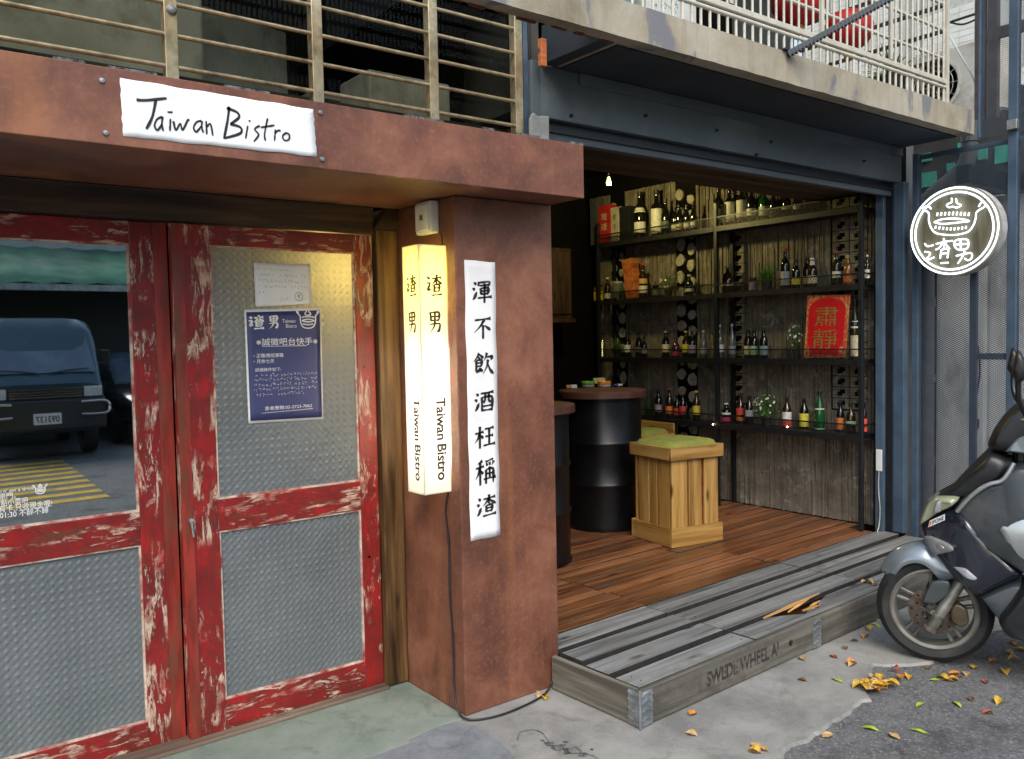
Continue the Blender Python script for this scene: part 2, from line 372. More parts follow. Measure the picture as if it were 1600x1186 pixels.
def brush(mb, pts, w, frame, taper=.55, corner=True, kai=False):
    """one brush stroke: ribbon whose width swells at the start and thins at the end"""
    if corner and len(pts) > 2 :
        path = []
        for a, b in zip(pts, pts[1:]): path += [tuple(p+(q-p)*i/4 for p,q in zip(a,b)) for i in range(4)]
        path.append(pts[-1])
        path = [path[0]] + [tuple((path[i-1][k]+2*path[i][k]+path[i+1][k])/4 for k in (0,1)) for i in range(1,len(path)-1)] + [path[-1]]
    else: path = smooth_path(pts, 6)
    n = len(path); vs = []
    for i, p in enumerate(path):
        q0 = path[max(0,i-1)]; q1 = path[min(n-1,i+1)]
        dx, dy = q1[0]-q0[0], q1[1]-q0[1]; L = math.hypot(dx,dy) or 1
        t = i/(n-1); ww = w*(1.15 - .35*math.sin(math.pi*min(1,t*1.2)) - taper*max(0,t-.72)/.28)*(.6 if i == 0 else 1)
        if kai:
            ex, ey = pts[-1][0]-pts[0][0], pts[-1][1]-pts[0][1]
            if abs(ey) < .35*abs(ex): ww = w*(1.0-.5*math.sin(math.pi*t)+.25*(t > .9))*(.55 if i == 0 else 1)      # level stroke: thin waist, pressed end
            elif ex < -.35*abs(ey): ww = w*(1.25-1.1*t)                                                               # sweep to the left: to a point
            elif ex > .35*abs(ey): ww = w*(.45+1.15*t if t < .75 else 1.3-3.6*(t-.75))                                  # sweep to the right: swells, then a point
            else: ww = w*(1.2-.3*math.sin(math.pi*t)-.35*max(0,t-.8)/.2)
        nx, ny = -dy/L*ww/2, dx/L*ww/2
        vs += [frame(p[0]+nx, p[1]+ny), frame(p[0]-nx, p[1]-ny)]
    mb.add(vs, [(2*i,2*i+1,2*i+3,2*i+2) for i in range(n-1)])
SAN = [[(1.2,8.8),(2.4,7.8)],[(.5,6.4),(1.8,5.6)],[(.7,1.6),(1.5,2.4),(2.6,4.8)]]
CH = {
 'hun': SAN+[[(3.6,8.9),(3.3,7.2)],[(3.6,8.6),(9.2,9.0),(8.5,7.5)],[(4,7.3),(8.5,7.6)],[(4.4,6.2),(4.6,3.6)],[(4.4,6.2),(8.3,6.5),(8.1,3.8)],[(4.6,5),(8,5.2)],[(4.6,3.8),(8,4)],[(3,2.2),(9.8,2.6)],[(6.3,8.2),(6.2,.1)]],
 'bu': [[(1.2,8.5),(8.9,9)],[(5.8,8.6),(4,6),(1,3.4)],[(5.2,6.4),(5.2,.6)],[(6,6.1),(8.8,4.1)]],
 'yin': [[(3,9.7),(2,8),(.3,6.4)],[(3,9.4),(4.2,8.2),(5.1,7.5)],[(2.5,7.9),(3.4,7.3)],[(1.6,6.8),(1.6,2.2)],[(1.6,6.8),(4.3,7),(4.1,4.2)],[(1.7,5.6),(4,5.7)],[(1.7,4.3),(4,4.4)],[(1.5,1.6),(2.6,2.3),(4,3.3)],[(3,3.7),(4.7,1.9)],[(6.7,9.7),(6.2,8),(5.2,6.3)],[(6.4,7.8),(9.5,8.2),(8.6,6.6)],[(7.2,6.8),(6.8,4),(4.8,.8)],[(7.2,5),(8.2,2.4),(10,.6)]],
 'jiu': SAN+[[(3.3,8.6),(9.6,9)],[(3.9,7),(4,1.1)],[(3.9,7),(9.1,7.3),(8.9,1.1)],[(5.6,8.7),(5.5,5.8),(4.6,4.6)],[(7.2,8.8),(7.2,5.2),(8.4,4.9)],[(4.2,3.2),(8.8,3.4)],[(4.1,1.5),(8.8,1.6)]],
 'wang': [[(.3,6.9),(4.4,7.4)],[(2.6,9.7),(2.6,.5)],[(2.5,6.9),(1.6,4.6),(.2,3)],[(2.8,6.1),(4.3,4.6)],[(5,8.4),(9.3,8.7)],[(5.2,5.2),(9,5.5)],[(4.3,1.5),(10,1.9)],[(7.1,8.5),(7.1,1.8)]],
 'cheng': [[(3.5,9.5),(1.2,8.5)],[(.3,6.9),(4.2,7.4)],[(2.4,9),(2.4,.5)],[(2.3,6.9),(1.5,4.6),(.2,3)],[(2.6,5.9),(3.9,4.5)],[(8.8,9.7),(5,8.8)],[(5.4,8.4),(5.9,7.3)],[(6.9,8.6),(7.2,7.4)],[(9,8.9),(8.1,7.3)],[(5.2,5.9),(5.2,.7)],[(5.2,6),(8.9,6.3),(8.7,.7)],[(5.3,4.4),(8.7,4.5)],[(4,2.5),(10,2.8)],[(7,6.9),(7,2.8)]],
 'zha': SAN+[[(3.6,8.1),(9.4,8.6)],[(6.4,9.8),(6.3,5.9)],[(6.2,8.1),(5,6.6),(3.4,5.3)],[(6.6,8),(7.8,6.6),(9.8,5.6)],[(5,5.3),(5,2.6)],[(5,5.3),(8,5.5),(7.8,2.7)],[(5.1,4.1),(7.8,4.2)],[(5.1,2.8),(7.8,2.9)],[(3.3,1),(9.8,1.4)]],
 'zhas': [[(1,8.7),(2.7,7.9)],[(.6,6.2),(2.9,6.3),(1.2,3.2),(3.3,3.8)],[(3.8,8.2),(9,8.7)],[(6.5,9.9),(6.2,5.8)],[(6.2,8.2),(5,6.6),(3.4,5.2)],[(6.7,8),(7.8,6.7),(9.4,5.9)],[(5,5.6),(4.9,2.5)],[(5,5.6),(8,5.8),(7.7,2.8)],[(5.1,4.2),(7.8,4.3)],[(5.1,2.8),(7.8,3)],[(3.5,1.1),(9.2,1.6)]],
 'nan': [[(2.4,9.2),(2.8,5.5)],[(2.4,9.1),(7.6,9.4),(7.2,5.8)],[(2.7,7.3),(7.2,7.5)],[(5,9.1),(4.9,5.7)],[(2.8,5.7),(7.2,5.9)],[(1.8,4.1),(8,4.6),(7.2,1.4),(5.9,1)],[(5,5.5),(4.4,3),(1.9,.3)]],
 'ya': [[(1,8.5),(4,8.7)],[(2,8.6),(1.4,6.4),(4.2,6.6)],[(3.4,8.6),(3.3,2),(2.6,1.6)],[(3,6),(.8,2.6)],[(6,9.6),(4.6,6)],[(5.6,7.4),(5.6,.6)],[(7.2,9.6),(7.6,8.2)],[(5.6,7.3),(9.4,7.5)],[(5.7,5.2),(9,5.4)],[(5.7,3.2),(9,3.4)],[(5.6,1),(9.8,1.2)],[(7.4,7.3),(7.4,1.2)]],
}
def char(mb, key, frame, x, y, w_, h_, sw=.9, shear=0, rot=0):
    for st in CH[key]:
        pts = [(a/10-.5, b/10-.5) for a,b in st]
        pts = [(x+(a+shear*b)*w_, y+(b+rot*a)*h_) for a,b in pts]
        brush(mb, pts, sw*w_/10, frame, kai=True)
# the shop's steaming bowl mark, drawn on a -1..1 field
BOWL = [[(-.62,.42),(-.80,.60),(-.92,.74),(-.86,.80),(-.74,.66)],[(-.62,.42),(-.60,-.05),(-.45,-.38),(-.2,-.5),(.2,-.5),(.46,-.36),(.6,-.04),(.62,.42)],
        [(.62,.42),(.80,.60),(.92,.74),(.86,.80),(.74,.66)],[(-.5,.06),(-.25,.14),(.05,.17),(.3,.13),(.5,.06),(.3,.0),(.05,-.03),(-.25,.0),(-.5,.06)],
        [(-.08,.92),(-.12,.74),(-.24,.62),(-.2,.52),(0,.48),(.2,.52),(.22,.62),(.1,.74),(.08,.92)]]
BOWL += [[(-.46+.115*i,.26+.05*math.sin(i*.4)),(-.44+.115*i,.38+.05*math.sin(i*.4))] for i in range(9)]
BOWL += [[(-.42+.11*i,-.14-.05*math.sin(i*.42)),(-.38+.11*i,-.24-.05*math.sin(i*.42))] for i in range(8)]
def bowl(mb, frame, x, y, s, sw):
    for st in BOWL: brush(mb, [(x+a*s, y+b*s) for a,b in st], sw, frame, taper=.1, corner=False)
def scribble(mb, frame, x0, x1, y, h, sw, rnd=random.Random(3)):
    """a row of print too small to read: short strokes, one cluster for each character"""
    x = x0
    while x < x1 - h*.8:
        if rnd.random() > .08:
            for k in range(4):
                a = (x+rnd.uniform(0,.8)*h, y+rnd.uniform(-.45,.45)*h); ang = rnd.choice((0,0,1.57,1.2,2.1))
                L = rnd.uniform(.25,.6)*h
                brush(mb, [a, (min(a[0]+math.cos(ang)*L, x+h*.9), a[1]-abs(math.sin(ang))*L*.6)], sw, frame, .2)
        x += h*1.12

# ------------------------------------------------------------------ ground
bm_ = MB()
bm_.box(-40, 45, -40, 40, -.3, -.012); tag(bm_.build('road', M['asphalt']), kind='structure')
edge = [(-6,1.55),(.2,1.72),(1.2,1.70),(2.0,1.78),(2.594,1.828),(2.675,1.867),(2.80,1.862),(2.941,1.877),(3.02,1.90),(3.103,1.882),(3.2,1.915),(3.323,1.906),(3.40,1.97),(3.52,2.0),(3.62,2.07),(3.691,2.086),(3.80,2.0),(3.9,1.939),(4.079,1.935),(4.3,1.96),(4.944,1.937),(5.7,1.95),(8,1.9)]
fine = []
for a, b in zip(edge, edge[1:]):
    k = max(1, int(math.hypot(b[0]-a[0], b[1]-a[1])/.035)) if -1 < a[0] < 6 else 3
    for i in range(k): fine.append((a[0]+(b[0]-a[0])*i/k, a[1]+(b[1]-a[1])*i/k + random.uniform(-.011,.011)))
fine.append(edge[-1])
pv = MB(); top = [(x,y) for x,y in fine]; n = len(top)
vs = [(x,y,0) for x,y in top] + [(x,y-.012,-.014) for x,y in top] + [(x,7.0,0) for x,y in top]
pv.add(vs, [(i,i+1,2*n+i+1,2*n+i) for i in range(n-1)] + [(n+i,n+i+1,i+1,i) for i in range(n-1)])
tag(pv.build('pavement', M['conc']), kind='structure')
gf = [(-3,2.80),(-.5,2.80),(.6,2.79),(1.0,2.80),(1.394,2.80),(1.628,2.826),(1.80,2.85),(1.90,2.84),(1.905,3.33),(-3,3.33)]
tag(MB().prism(gf, lambda p:(p[0],p[1],-.02), lambda p:(p[0],p[1],.006)).build('threshold_floor', M['green_floor'], bevel=.003), kind='structure')
pc = smooth_path([(-3,2.795),(1.3,2.795),(1.62,2.82),(1.79,2.84),(1.87,2.78),(1.885,2.66),(1.85,2.45),(1.7,2.2),(1.3,2.0),(.4,1.9),(-3,1.9)], 8)
tag(MB().prism([(p[0]+random.uniform(-.004,.004),p[1]-.003) for p in pc], lambda p:(p[0],p[1],-.02), lambda p:(p[0],p[1],.004)).build('cement_patch', M['patch']), kind='structure')
# crack and spalled hole in the pavement
crk = MB(); cf = lambda u,v: (u,v,.0035)
def P0(x, y): p = onz(x, y); return (p.x, p.y)
for px in ([(808,1158),(812,1144),(835,1141),(848,1146),(858,1160)],[(905,1178),(925,1181),(940,1190)]):
    brush(crk, [P0(*q) for q in px], .0045, cf, .3)
hole = [(848,1160),(853,1156),(862,1159),(868,1155),(876,1160),(887,1160),(892,1165),(901,1167),(906,1173),(915,1175),(918,1180),(909,1181),(905,1186),(893,1182),(884,1185),(878,1179),(869,1178),(864,1172),(855,1171)]
rr = random.Random(21)
for cx_, cy_, sz in ((858,1163,9),(872,1168,13),(893,1174,15),(910,1180,8),(848,1158,4),(884,1160,4),(925,1172,3)):
    n_ = 11; crk.sheet([cf(*P0(cx_+math.cos(6.283*k/n_)*sz*rr.uniform(.55,1.25), cy_+math.sin(6.283*k/n_)*sz*.42*rr.uniform(.55,1.25))) for k in range(n_)])
M['crackdirt'] = flat('crack_dirt', (.1,.097,.09), .95, 0, .8, 45, .8)
tag(crk.build('pavement_crack', M['crackdirt']), 'thin dark crack with a spalled hole in the concrete before the rusty pillar', 'crack')

# ------------------------------------------------------------------ rusted canopy and pillar
YF = 2.634
cn = thing('steel_canopy', 'rust brown steel canopy box over the red doors', 'canopy', (.9,2.9,2.122))
box('front_panel', M['rust'], cn, -1.2, 2.412, YF, YF+.02, 2.122, 2.340, .003)
box('end_panel', M['rust'], cn, 2.394, 2.414, YF+.022, 3.028, 2.124, 2.336, .003)
box('soffit_panel', M['rust'], cn, -1.2, 2.392, YF+.022, 3.30, 2.126, 2.136)
box('top_panel', M['rust'], cn, -1.2, 2.392, YF+.022, 3.02, 2.318, 2.330)
tr = MB()
x = -1.2
while x < 2.35:
    L = random.uniform(.05,.2); tr.obox((x+L/2, YF+.012, 2.343+random.uniform(0,.002)), (L/2, random.uniform(.004,.01), .004)); x += L+random.uniform(.05,.5)
tr.build('mortar_edge', M['crackdirt'], cn, kind='stuff')
for px in ((159,126),(165,208),(500,176),(503,249)):
    p = ony(*px, YF)
    MB().lathe([(.0,-.006),(.007,-.005),(.009,-.001),(.009,0)], (p.x,p.y,p.z), 10, 'y').build('screw', M['galv'], cn, smooth=40)
pl = thing('steel_pillar', 'square pillar clad in rust brown steel beside the red doors', 'pillar', (2.16,3.1,0))
box('cladding', M['rust'], pl, 1.910, 2.416, 2.852, 3.50, 0, 2.124, .006)

# lintel, post and sill around the doors
df = thing('door_frame', 'dark timber frame around the red sliding doors', 'door frame', (.9,3.4,0))
box('lintel', M['wood_dark'], df, -1.2, 1.80, 3.315, 3.47, 2.015, 2.1255, .004)
box('post', M['wood_post'], df, 1.802, 1.905, 3.302, 3.47, .012, 2.03, .004)
MB().prism([(1.79,2.032),(1.9085,2.032),(1.9085,2.124),(1.845,2.124)], lambda p:(p[0],3.29,p[1]), lambda p:(p[0],3.47,p[1])).build('bracket', M['wood_dark'], df, bevel=.003)
box('sill', M['sill'], df, -1.2, 1.80, 3.285, 3.47, .0065, .022, .004)
box('back_jamb', M['darkwall'], df, 1.80, 1.909, 3.472, 3.6, 0, 2.125)

# ------------------------------------------------------------------ red sliding doors
M['red_plain'] = flat('plain_red_brown_paint', (.22,.022,.014), .42, 0, .3, 5, .1, dirt=(.12,.045,.022), dscale=4, dlo=.45, dhi=.65, stretch=(6,6,1))
def relief_pane(name, parent, x0, x1, y, z0, z1, st=.0042):
    nx, nz = int((x1-x0)/st), int((z1-z0)/st)
    P = .030; mb = MB()
    def hgt(x, z):
        a = ((x+z)/P) % 1 - .5; b = ((x-z)/P) % 1 - .5
        d = max(abs(a), abs(b)); ii = int(math.floor((x+z)/P)) + int(math.floor((x-z)/P))
        g = .0062*(1-2*d)
        if ii % 2 == 0: r = math.hypot(a,b); g = .0048*max(0, 1-abs(r-.25)/.16)
        return g
    mb.grid(nx, nz, lambda u,v: (x0+(x1-x0)*u, y - hgt(x0+(x1-x0)*u, z0+(z1-z0)*v), z0+(z1-z0)*v))
    return mb.build(name, M['pglass'], parent, smooth=180, fix=False)
def door(label, x0, x1, yf, stl, str_, zb, zt, mid, top, glass):
    d = thing('sliding_door', label, 'door', ((x0+x1)/2, yf+.02, zb)); yb = yf+.036
    a, b = x0+stl, x1-str_
    box('stile', M['red_z'], d, x0, a, yf, yb, zb, zt, .003); box('stile', M['red_z'], d, b, x1, yf, yb, zb, zt, .003)
    box('rail', M['red_x'], d, a, b, yf+.002, yb, zb, mid[0], .002)
    box('rail', M['red_x'], d, a, b, yf+.002, yb, mid[1], mid[2], .002)
    box('rail', M['red_x'], d, a, b, yf+.002, yb, top, zt, .002)
    for z0, z1 in ((mid[0],mid[1]),(mid[2],top)):
        g = .007
        bd = MB(); bd.box(a, b, yf+.006, yf+.018, z0, z0+g); bd.box(a, b, yf+.006, yf+.018, z1-g, z1)
        bd.box(a, a+g, yf+.006, yf+.018, z0+g, z1-g); bd.box(b-g, b, yf+.006, yf+.018, z0+g, z1-g)
        bd.build('glazing_bead', M['bead'], d)
    relief_pane('glass_pane', d, a+.003, b-.003, yf+.018, mid[0]+.003, mid[1]-.003)
    if glass:
        MB().box(a+.003, b-.003, yf+.014, yf+.018, mid[2]+.003, top-.003).build('window_pane', M['wglass'], d)
    else: relief_pane('glass_pane', d, a+.003, b-.003, yf+.018, mid[2]+.003, top-.003)
    return d
M['bead'] = flat('chipped_white_bead', (.55,.45,.36), .7, 0, .2, 30, .2, dirt=(.3,.04,.03), dscale=8, dlo=.45, dhi=.6)
dR = door('distressed red door with the blue poster on its patterned glass', .948, 1.795, 3.33, .142, .087, .022, 2.008, (.14,.816,.94), 1.932, False)
dL = door('distressed red door with a dark reflecting upper window', .085, .945, 3.375, .142, .135, .022, 2.012, (.118,.80,.925), 1.928, True)
box('edge_strip', M['red_plain'], dR, .949, .992, 3.326, 3.3295, .023, 2.007)
box('edge_strip', M['red_plain'], dL, .893, .944, 3.371, 3.3745, .023, 2.011)
hd = MB(); p = ony(298,818,3.33); hd.tube([(p.x,3.329,p.z+.01),(p.x,3.315,p.z),(p.x+.004,3.312,p.z-.05)], [.006,.005,.004], 8); hd.lathe([(.0,-.02),(.009,-.018),(.009,0)], (p.x,3.33,p.z+.012), 10, 'y')
hd.build('handle', M['galv'], dR, smooth=40)
for px in ((569,573),(577,870)):
    p = ony(*px, 3.33); MB().lathe([(.0,-.001),(.006,-.001)], (p.x,3.3299,p.z), 10, 'y').build('bolt_hole', M['ink'], dR)

# window lettering on the left door glass
YG = 3.375+.014-.0015
wl = MB(); gfr = lambda u,v: (u,YG,v)
def wtext(s, px, py, pxr, h):
    a = ony(px,py,YG); b = ony(pxr,py,YG); put_text(wl, s, gfr, (a.x+b.x)/2, a.z, h, abs(b.x-a.x))
wtext("Come in n' get a drink", -30, 772, 54, .017); 
wtext('開門。', -2, 777, 25, .026)
wtext('點小菜吧', 1, 786.5, 44, .026)
wtext('有卡,只收現金喔!', -2, 796, 82, .026)
wtext('到01:30 不醉不歸', -12, 807, 76, .026)
p = ony(63,766,YG); bowl(wl, gfr, p.x, p.z, .024, .0035)
wl.build('window_lettering', M['white_print'], dL, fix=False)

# the dark room behind the doors, with a warm lamp near the jamb
rm = MB()
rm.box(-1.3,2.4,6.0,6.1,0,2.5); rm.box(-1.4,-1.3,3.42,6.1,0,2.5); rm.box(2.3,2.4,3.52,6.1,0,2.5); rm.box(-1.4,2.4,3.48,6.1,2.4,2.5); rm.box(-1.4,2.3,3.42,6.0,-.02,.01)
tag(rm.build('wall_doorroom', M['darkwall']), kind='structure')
rl = thing('wall_lamp', 'warm round bulb glowing behind the patterned door glass', 'lamp', (1.66,3.62,1.83))
MB().lathe([(0,-.05),(.03,-.045),(.05,-.01),(.045,.03),(.02,.06),(.0,.065)], (1.66,3.62,1.83), 16).build('bulb', emit('bulb_glow', (1,.72,.2), 4), rl, smooth=60)
MB().tube([(1.66,3.62,1.89),(1.66,3.62,2.399)], .008, 8).build('lamp_cord', M['cable'], rl)
pl_ = bpy.data.lights.new('bulb_light', 'POINT'); pl_.energy = 2.6; pl_.color = (1,.70,.2); pl_.shadow_soft_size = .05
po = bpy.data.objects.new('bulb_light', pl_); COL.objects.link(po); po.parent = rl; po.location = (0,-.08,.03)

# ------------------------------------------------------------------ papers and signs on the front
def lattice_sheet(name, quad, nu, nv, mat, bulge, parent=None, edge=0):
    """a slightly wavy sheet spanned by four corner points (bl, br, tr, tl)"""
    a, b, c, d = [Vector(q) for q in quad]; nrm = (b-a).cross(d-a).normalized()
    rnd = random.Random(len(name)+nu); ph = [rnd.uniform(0,6) for _ in range(6)]
    def fn(u, v):
        p = a*(1-u)*(1-v) + b*u*(1-v) + c*u*v + d*(1-u)*v
        k = (math.sin(u*7+ph[0]+v*3) + math.sin(v*9+ph[1]-u*4) + .6*math.sin(u*23+v*17+ph[2]))/2.6
        e = edge*math.sin((u+v)*19+ph[3]) + edge*math.sin((u-v)*31+ph[4])
        return p + nrm*(bulge*(1+k)*.5 + .0015) + (b-a).normalized()*e*(1 if u in (0,1) else 0) + (d-a).normalized()*e*(1 if v in (0,1) else 0)
    vs = MB().grid(nu, nv, fn)
    o = vs.build(name, mat, parent, smooth=180, fix=False)
    md = o.modifiers.new('thick', 'SOLIDIFY'); md.thickness = .0006; md.offset = -1
    return o
q = [ony(*c, YF) for c in ((192,213),(495,245),(489,171),(187,122))]
ps = thing('paper_sign', 'white paper banner with handwritten black Taiwan Bistro on the canopy', 'sign', (q[0].x,YF,q[0].z))
lattice_sheet('paper', q, 30, 10, M['paper'], .0012, ps, .0009)
tb = MB(); YT = YF-.0034; tfr = lambda u,v: (u,YT,v)
HW = [[(632,462),(680,464),(772,455)],[(722,464),(706,540),(678,597)],[(752,541),(728,552),(716,582),(730,602),(752,572)],[(754,540),(750,575),(756,606)],[(790,550),(787,606)],[(776,519),(800,520)],
 [(803,560),(815,602),(835,572),(846,602),(870,556),(876,560)],[(934,560),(912,565),(897,590),(910,610),(934,582)],[(936,560),(935,590),(942,614)],[(955,560),(958,622)],[(958,588),(975,574),(986,628)],
 [(1062,494),(1054,560),(1038,642)],[(1050,500),(1098,520),(1106,545),(1068,574)],[(1066,574),(1114,590),(1112,618),(1040,640)],[(1148,582),(1138,642)],[(1152,558),(1160,562)],[(1204,582),(1180,598),(1198,624),(1176,656)],
 [(1240,548),(1226,620),(1230,652)],[(1208,590),(1272,580)],[(1276,600),(1272,652)],[(1274,616),(1288,604),(1300,606)],[(1328,614),(1310,628),(1318,650),(1338,646),(1340,624),(1326,614)]]
for i, st in enumerate(HW):
    pts = [ony(x/2.965, y/2.965, YT) for x,y in st]
    brush(tb, [(p.x,p.z) for p in pts], 0.0088 if i in (0,1,11,12,13) else .0064, tfr, .5, False)
tb.build('lettering', M['ink'], ps, fix=False)

q = [ony(*c, 2.852) for c in ((735,846),(781,836),(773,410),(725,406))]
so_ = thing('calligraphy_scroll', 'long white paper strip of seven brushed characters on the rusty pillar', 'scroll', (q[0].x,2.852,q[0].z))
lattice_sheet('paper', q, 6, 40, M['scroll'], .0014, so_, .0012)
YS = 2.852-.0036
for k, py in zip(('hun','bu','yin','jiu','wang','cheng','zha'), (455,513,569,628,683,738,791)):
    t = (py-406)/(846-406); px = 752 + t*9
    sb = MB(); c = ony(px, py, YS); char(sb, k, lambda u,v:(u,YS,v), c.x, c.z, .105, .098 if k != 'cheng' else .112, 1.15, .02, .05); sb.build('character', M['ink'], so_, fix=False)

# lit acrylic box on the pillar flank
lb = thing('light_box', 'tall glowing white acrylic light box with yellow top on the pillar flank', 'light box', (1.84,2.98,.918))
X0, X1, Y0, Y1, Z0, Z1 = 1.778, 1.906, 2.915, 3.045, .925, 1.93
b = NB('lit_acrylic'); b.set(color=(.8,.8,.76), rough=.3)
trn = b.n('BsdfTranslucent', i_Color=(.92,.9,.8,1)); mx = b.n('MixShader', i_0=.75); b.l(b.b, mx, 0, 1); b.l(trn, mx, 0, 2); b.l(mx, b.out); M['acrylic'] = b.m
t = .003
for nm, a in (('front_panel',(X0,X1,Y0,Y0+t,Z0,Z1)),('side_panel',(X0,X0+t,Y0+t,Y1-t,Z0,Z1)),('back_panel',(X0,X1,Y1-t,Y1,Z0,Z1)),('bottom_panel',(X0+t,X1,Y0+t,Y1-t,Z0,Z0+t)),('top_panel',(X0+t,X1,Y0+t,Y1-t,Z1-t,Z1))):
    box(nm, M['acrylic'], lb, *a)
MB().tube([(1.852,2.985,1.02),(1.852,2.985,1.52)], .013, 10).build('white_tube', emit('cool_tube', (1,.97,.88), 42), lb, smooth=60)
MB().tube([(1.852,2.985,1.66),(1.852,2.985,1.90)], .013, 10).build('yellow_tube', emit('warm_tube', (1,.80,.14), 24), lb, smooth=60)
fA = lambda u,v: (u, Y0-.0015, v); fB = lambda u,v: (X0-.0015, -u, v)
for fr, cx_, in ((fA, (X0+X1)/2),(fB, -(Y0+Y1)/2)):
    lt = MB(); char(lt, 'zhas', fr, cx_+.004, 1.765, .085, .095, 1.15); lt.build('character', M['ink'], lb, fix=False)
    lt = MB(); char(lt, 'nan', fr, cx_+.004, 1.62, .085, .095, 1.15); lt.build('character', M['ink'], lb, fix=False)
    for wd_, zz, ln in (('Taiwan',1.228,.172),('Bistro',1.052,.148)):
        lt = MB(); put_text(lt, wd_, fr, cx_+.022, zz, .062, ln, 0.03, -math.pi/2); lt.build('lettering', M['ink'], lb, fix=False)
sw_ = thing('switch_box', 'small white switch box above the glowing light box', 'switch box', (1.89,3.03,2.05))
box('casing', M['white_plastic'], sw_, 1.868, 1.909, 2.962, 3.085, 1.985, 2.118, .008)
box('cover', M['white_plastic'], sw_, 1.860, 1.8675, 2.975, 3.072, 1.998, 2.105, .003)
box('rocker', M['galv'], sw_, 1.856, 1.8595, 3.012, 3.032, 2.042, 2.062)
MB().tube([(1.9,2.955,1.99),(1.902,2.935,1.97),(1.9,2.93,1.932)], .003, 6).build('wire', M['cable'], sw_)
# power cable running down the pillar to the deck
cp = [(1.9,2.93,.923),(1.895,2.945,.84),(1.904,2.94,.7),(1.896,2.93,.5),(1.90,2.92,.3),(1.888,2.90,.12),(1.878,2.86,.03),(1.90,2.80,.009),(2.02,2.76,.008),(2.2,2.775,.008),(2.31,2.81,.012),(2.375,2.835,.06),(2.42,2.847,.12),(2.43,2.85,.15)]
tag(MB().tube(smooth_path(cp, 8), .0045, 8).build('power_cable', M['cable'], smooth=60), 'thin black power cable hanging from the light box to the pavement', 'cable')

# notice and poster on the door glass
YP = 3.33+.014
nq = [ony(*c, YP) for c in ((399,479),(487,475),(484,413),(396,411))]
nt_ = thing('paper_notice', 'small white printed notice taped above the blue poster', 'notice', (nq[0].x,YP,nq[0].z))
lattice_sheet('paper', nq, 12, 10, M['paper'], .004, nt_)
nb = MB(); YN = YP-.007; nf = lambda u,v: (u,YN,v); a, c = nq[3], nq[1]
M['grey_print'] = flat('grey_print', (.12,.12,.13), .7)
for i, (f0, f1) in enumerate(((.05,.62),(.05,.95),(.05,.85),(.05,.95),(.05,.16),(.42,.62))):
    scribble(nb, nf, a.x+(c.x-a.x)*f0, a.x+(c.x-a.x)*f1, a.z-.022-.0235*i, .0125, .0012)
rc = (a.x+(c.x-a.x)*.76, a.z-.132)
for k in (0,): brush(nb, [(rc[0]+.017*math.cos(t_*.5236), rc[1]+.017*math.sin(t_*.5236)) for t_ in range(13)], .002, nf, 0, False)
char(nb, 'nan', nf, rc[0], rc[1], .02, .02, .8)
nb.build('print', M['grey_print'], nt_, fix=False)

pq = [ony(*c, YP) for c in ((388,662),(505,655),(501,481),(381,484))]
ptr = thing('poster', 'navy blue poster with white border and white Chinese lettering on glass', 'poster', (pq[0].x,YP,pq[0].z))
lattice_sheet('border_sheet', pq, 10, 14, M['white_print'], .002, ptr)
ins = [Vector(pq[i]) + ((sum((Vector(v) for v in pq), Vector())/4)-Vector(pq[i]))*.045 + Vector((0,-.0032,0)) for i in range(4)]
M['navy'] = flat('navy_print', (.035,.042,.125), .45, 0, .1, 6)
lattice_sheet('blue_print', ins, 10, 14, M['navy'], .0008, ptr)
pb = MB(); YB = YP-.009; pf = lambda u,v: (u,YB,v)
l, r_, tp, bt = pq[3].x, pq[2].x, pq[3].z, pq[0].z; W_ = r_-l; H_ = tp-bt
pu = lambda f: l+W_*f
pv_ = lambda f: tp-H_*f
char(pb, 'zhas', pf, pu(.14), pv_(.115), W_*.22, H_*.135, 1.25); char(pb, 'nan', pf, pu(.36), pv_(.11), W_*.18, H_*.125, 1.25)
put_text(pb, 'Taiwan', pf, pu(.555), pv_(.10), .021, W_*.17); put_text(pb, 'Bistro', pf, pu(.585), pv_(.145), .021, W_*.14)
bowl(pb, pf, pu(.81), pv_(.105), W_*.165, .005)
put_text(pb, '※誠徵吧台快手※', pf, pu(.53), pv_(.285), .033, W_*.80, .0)
brush(pb, [(pu(.2),pv_(.325)),(pu(.78),pv_(.325))], .002, pf, 0)
put_text(pb, '・正職/晚班兼職', pf, pu(.28), pv_(.405), .018, W_*.38, .0); put_text(pb, '・月休七天', pf, pu(.22), pv_(.455), .018, W_*.26, .0)
put_text(pb, '詳細條件如下:', pf, pu(.27), pv_(.53), .016, W_*.33)
for i in range(5): scribble(pb, pf, pu(.09), pu(.93 if i < 4 else .75), pv_(.575+.043*i), .0135, .0014)
put_text(pb, '意者應徵:02-2723-7062', pf, pu(.52), pv_(.875), .017, W_*.62); brush(pb, [(pu(.17),pv_(.915)),(pu(.84),pv_(.905))], .0016, pf, 0)
pb.build('lettering', M['white_print'], ptr, fix=False)

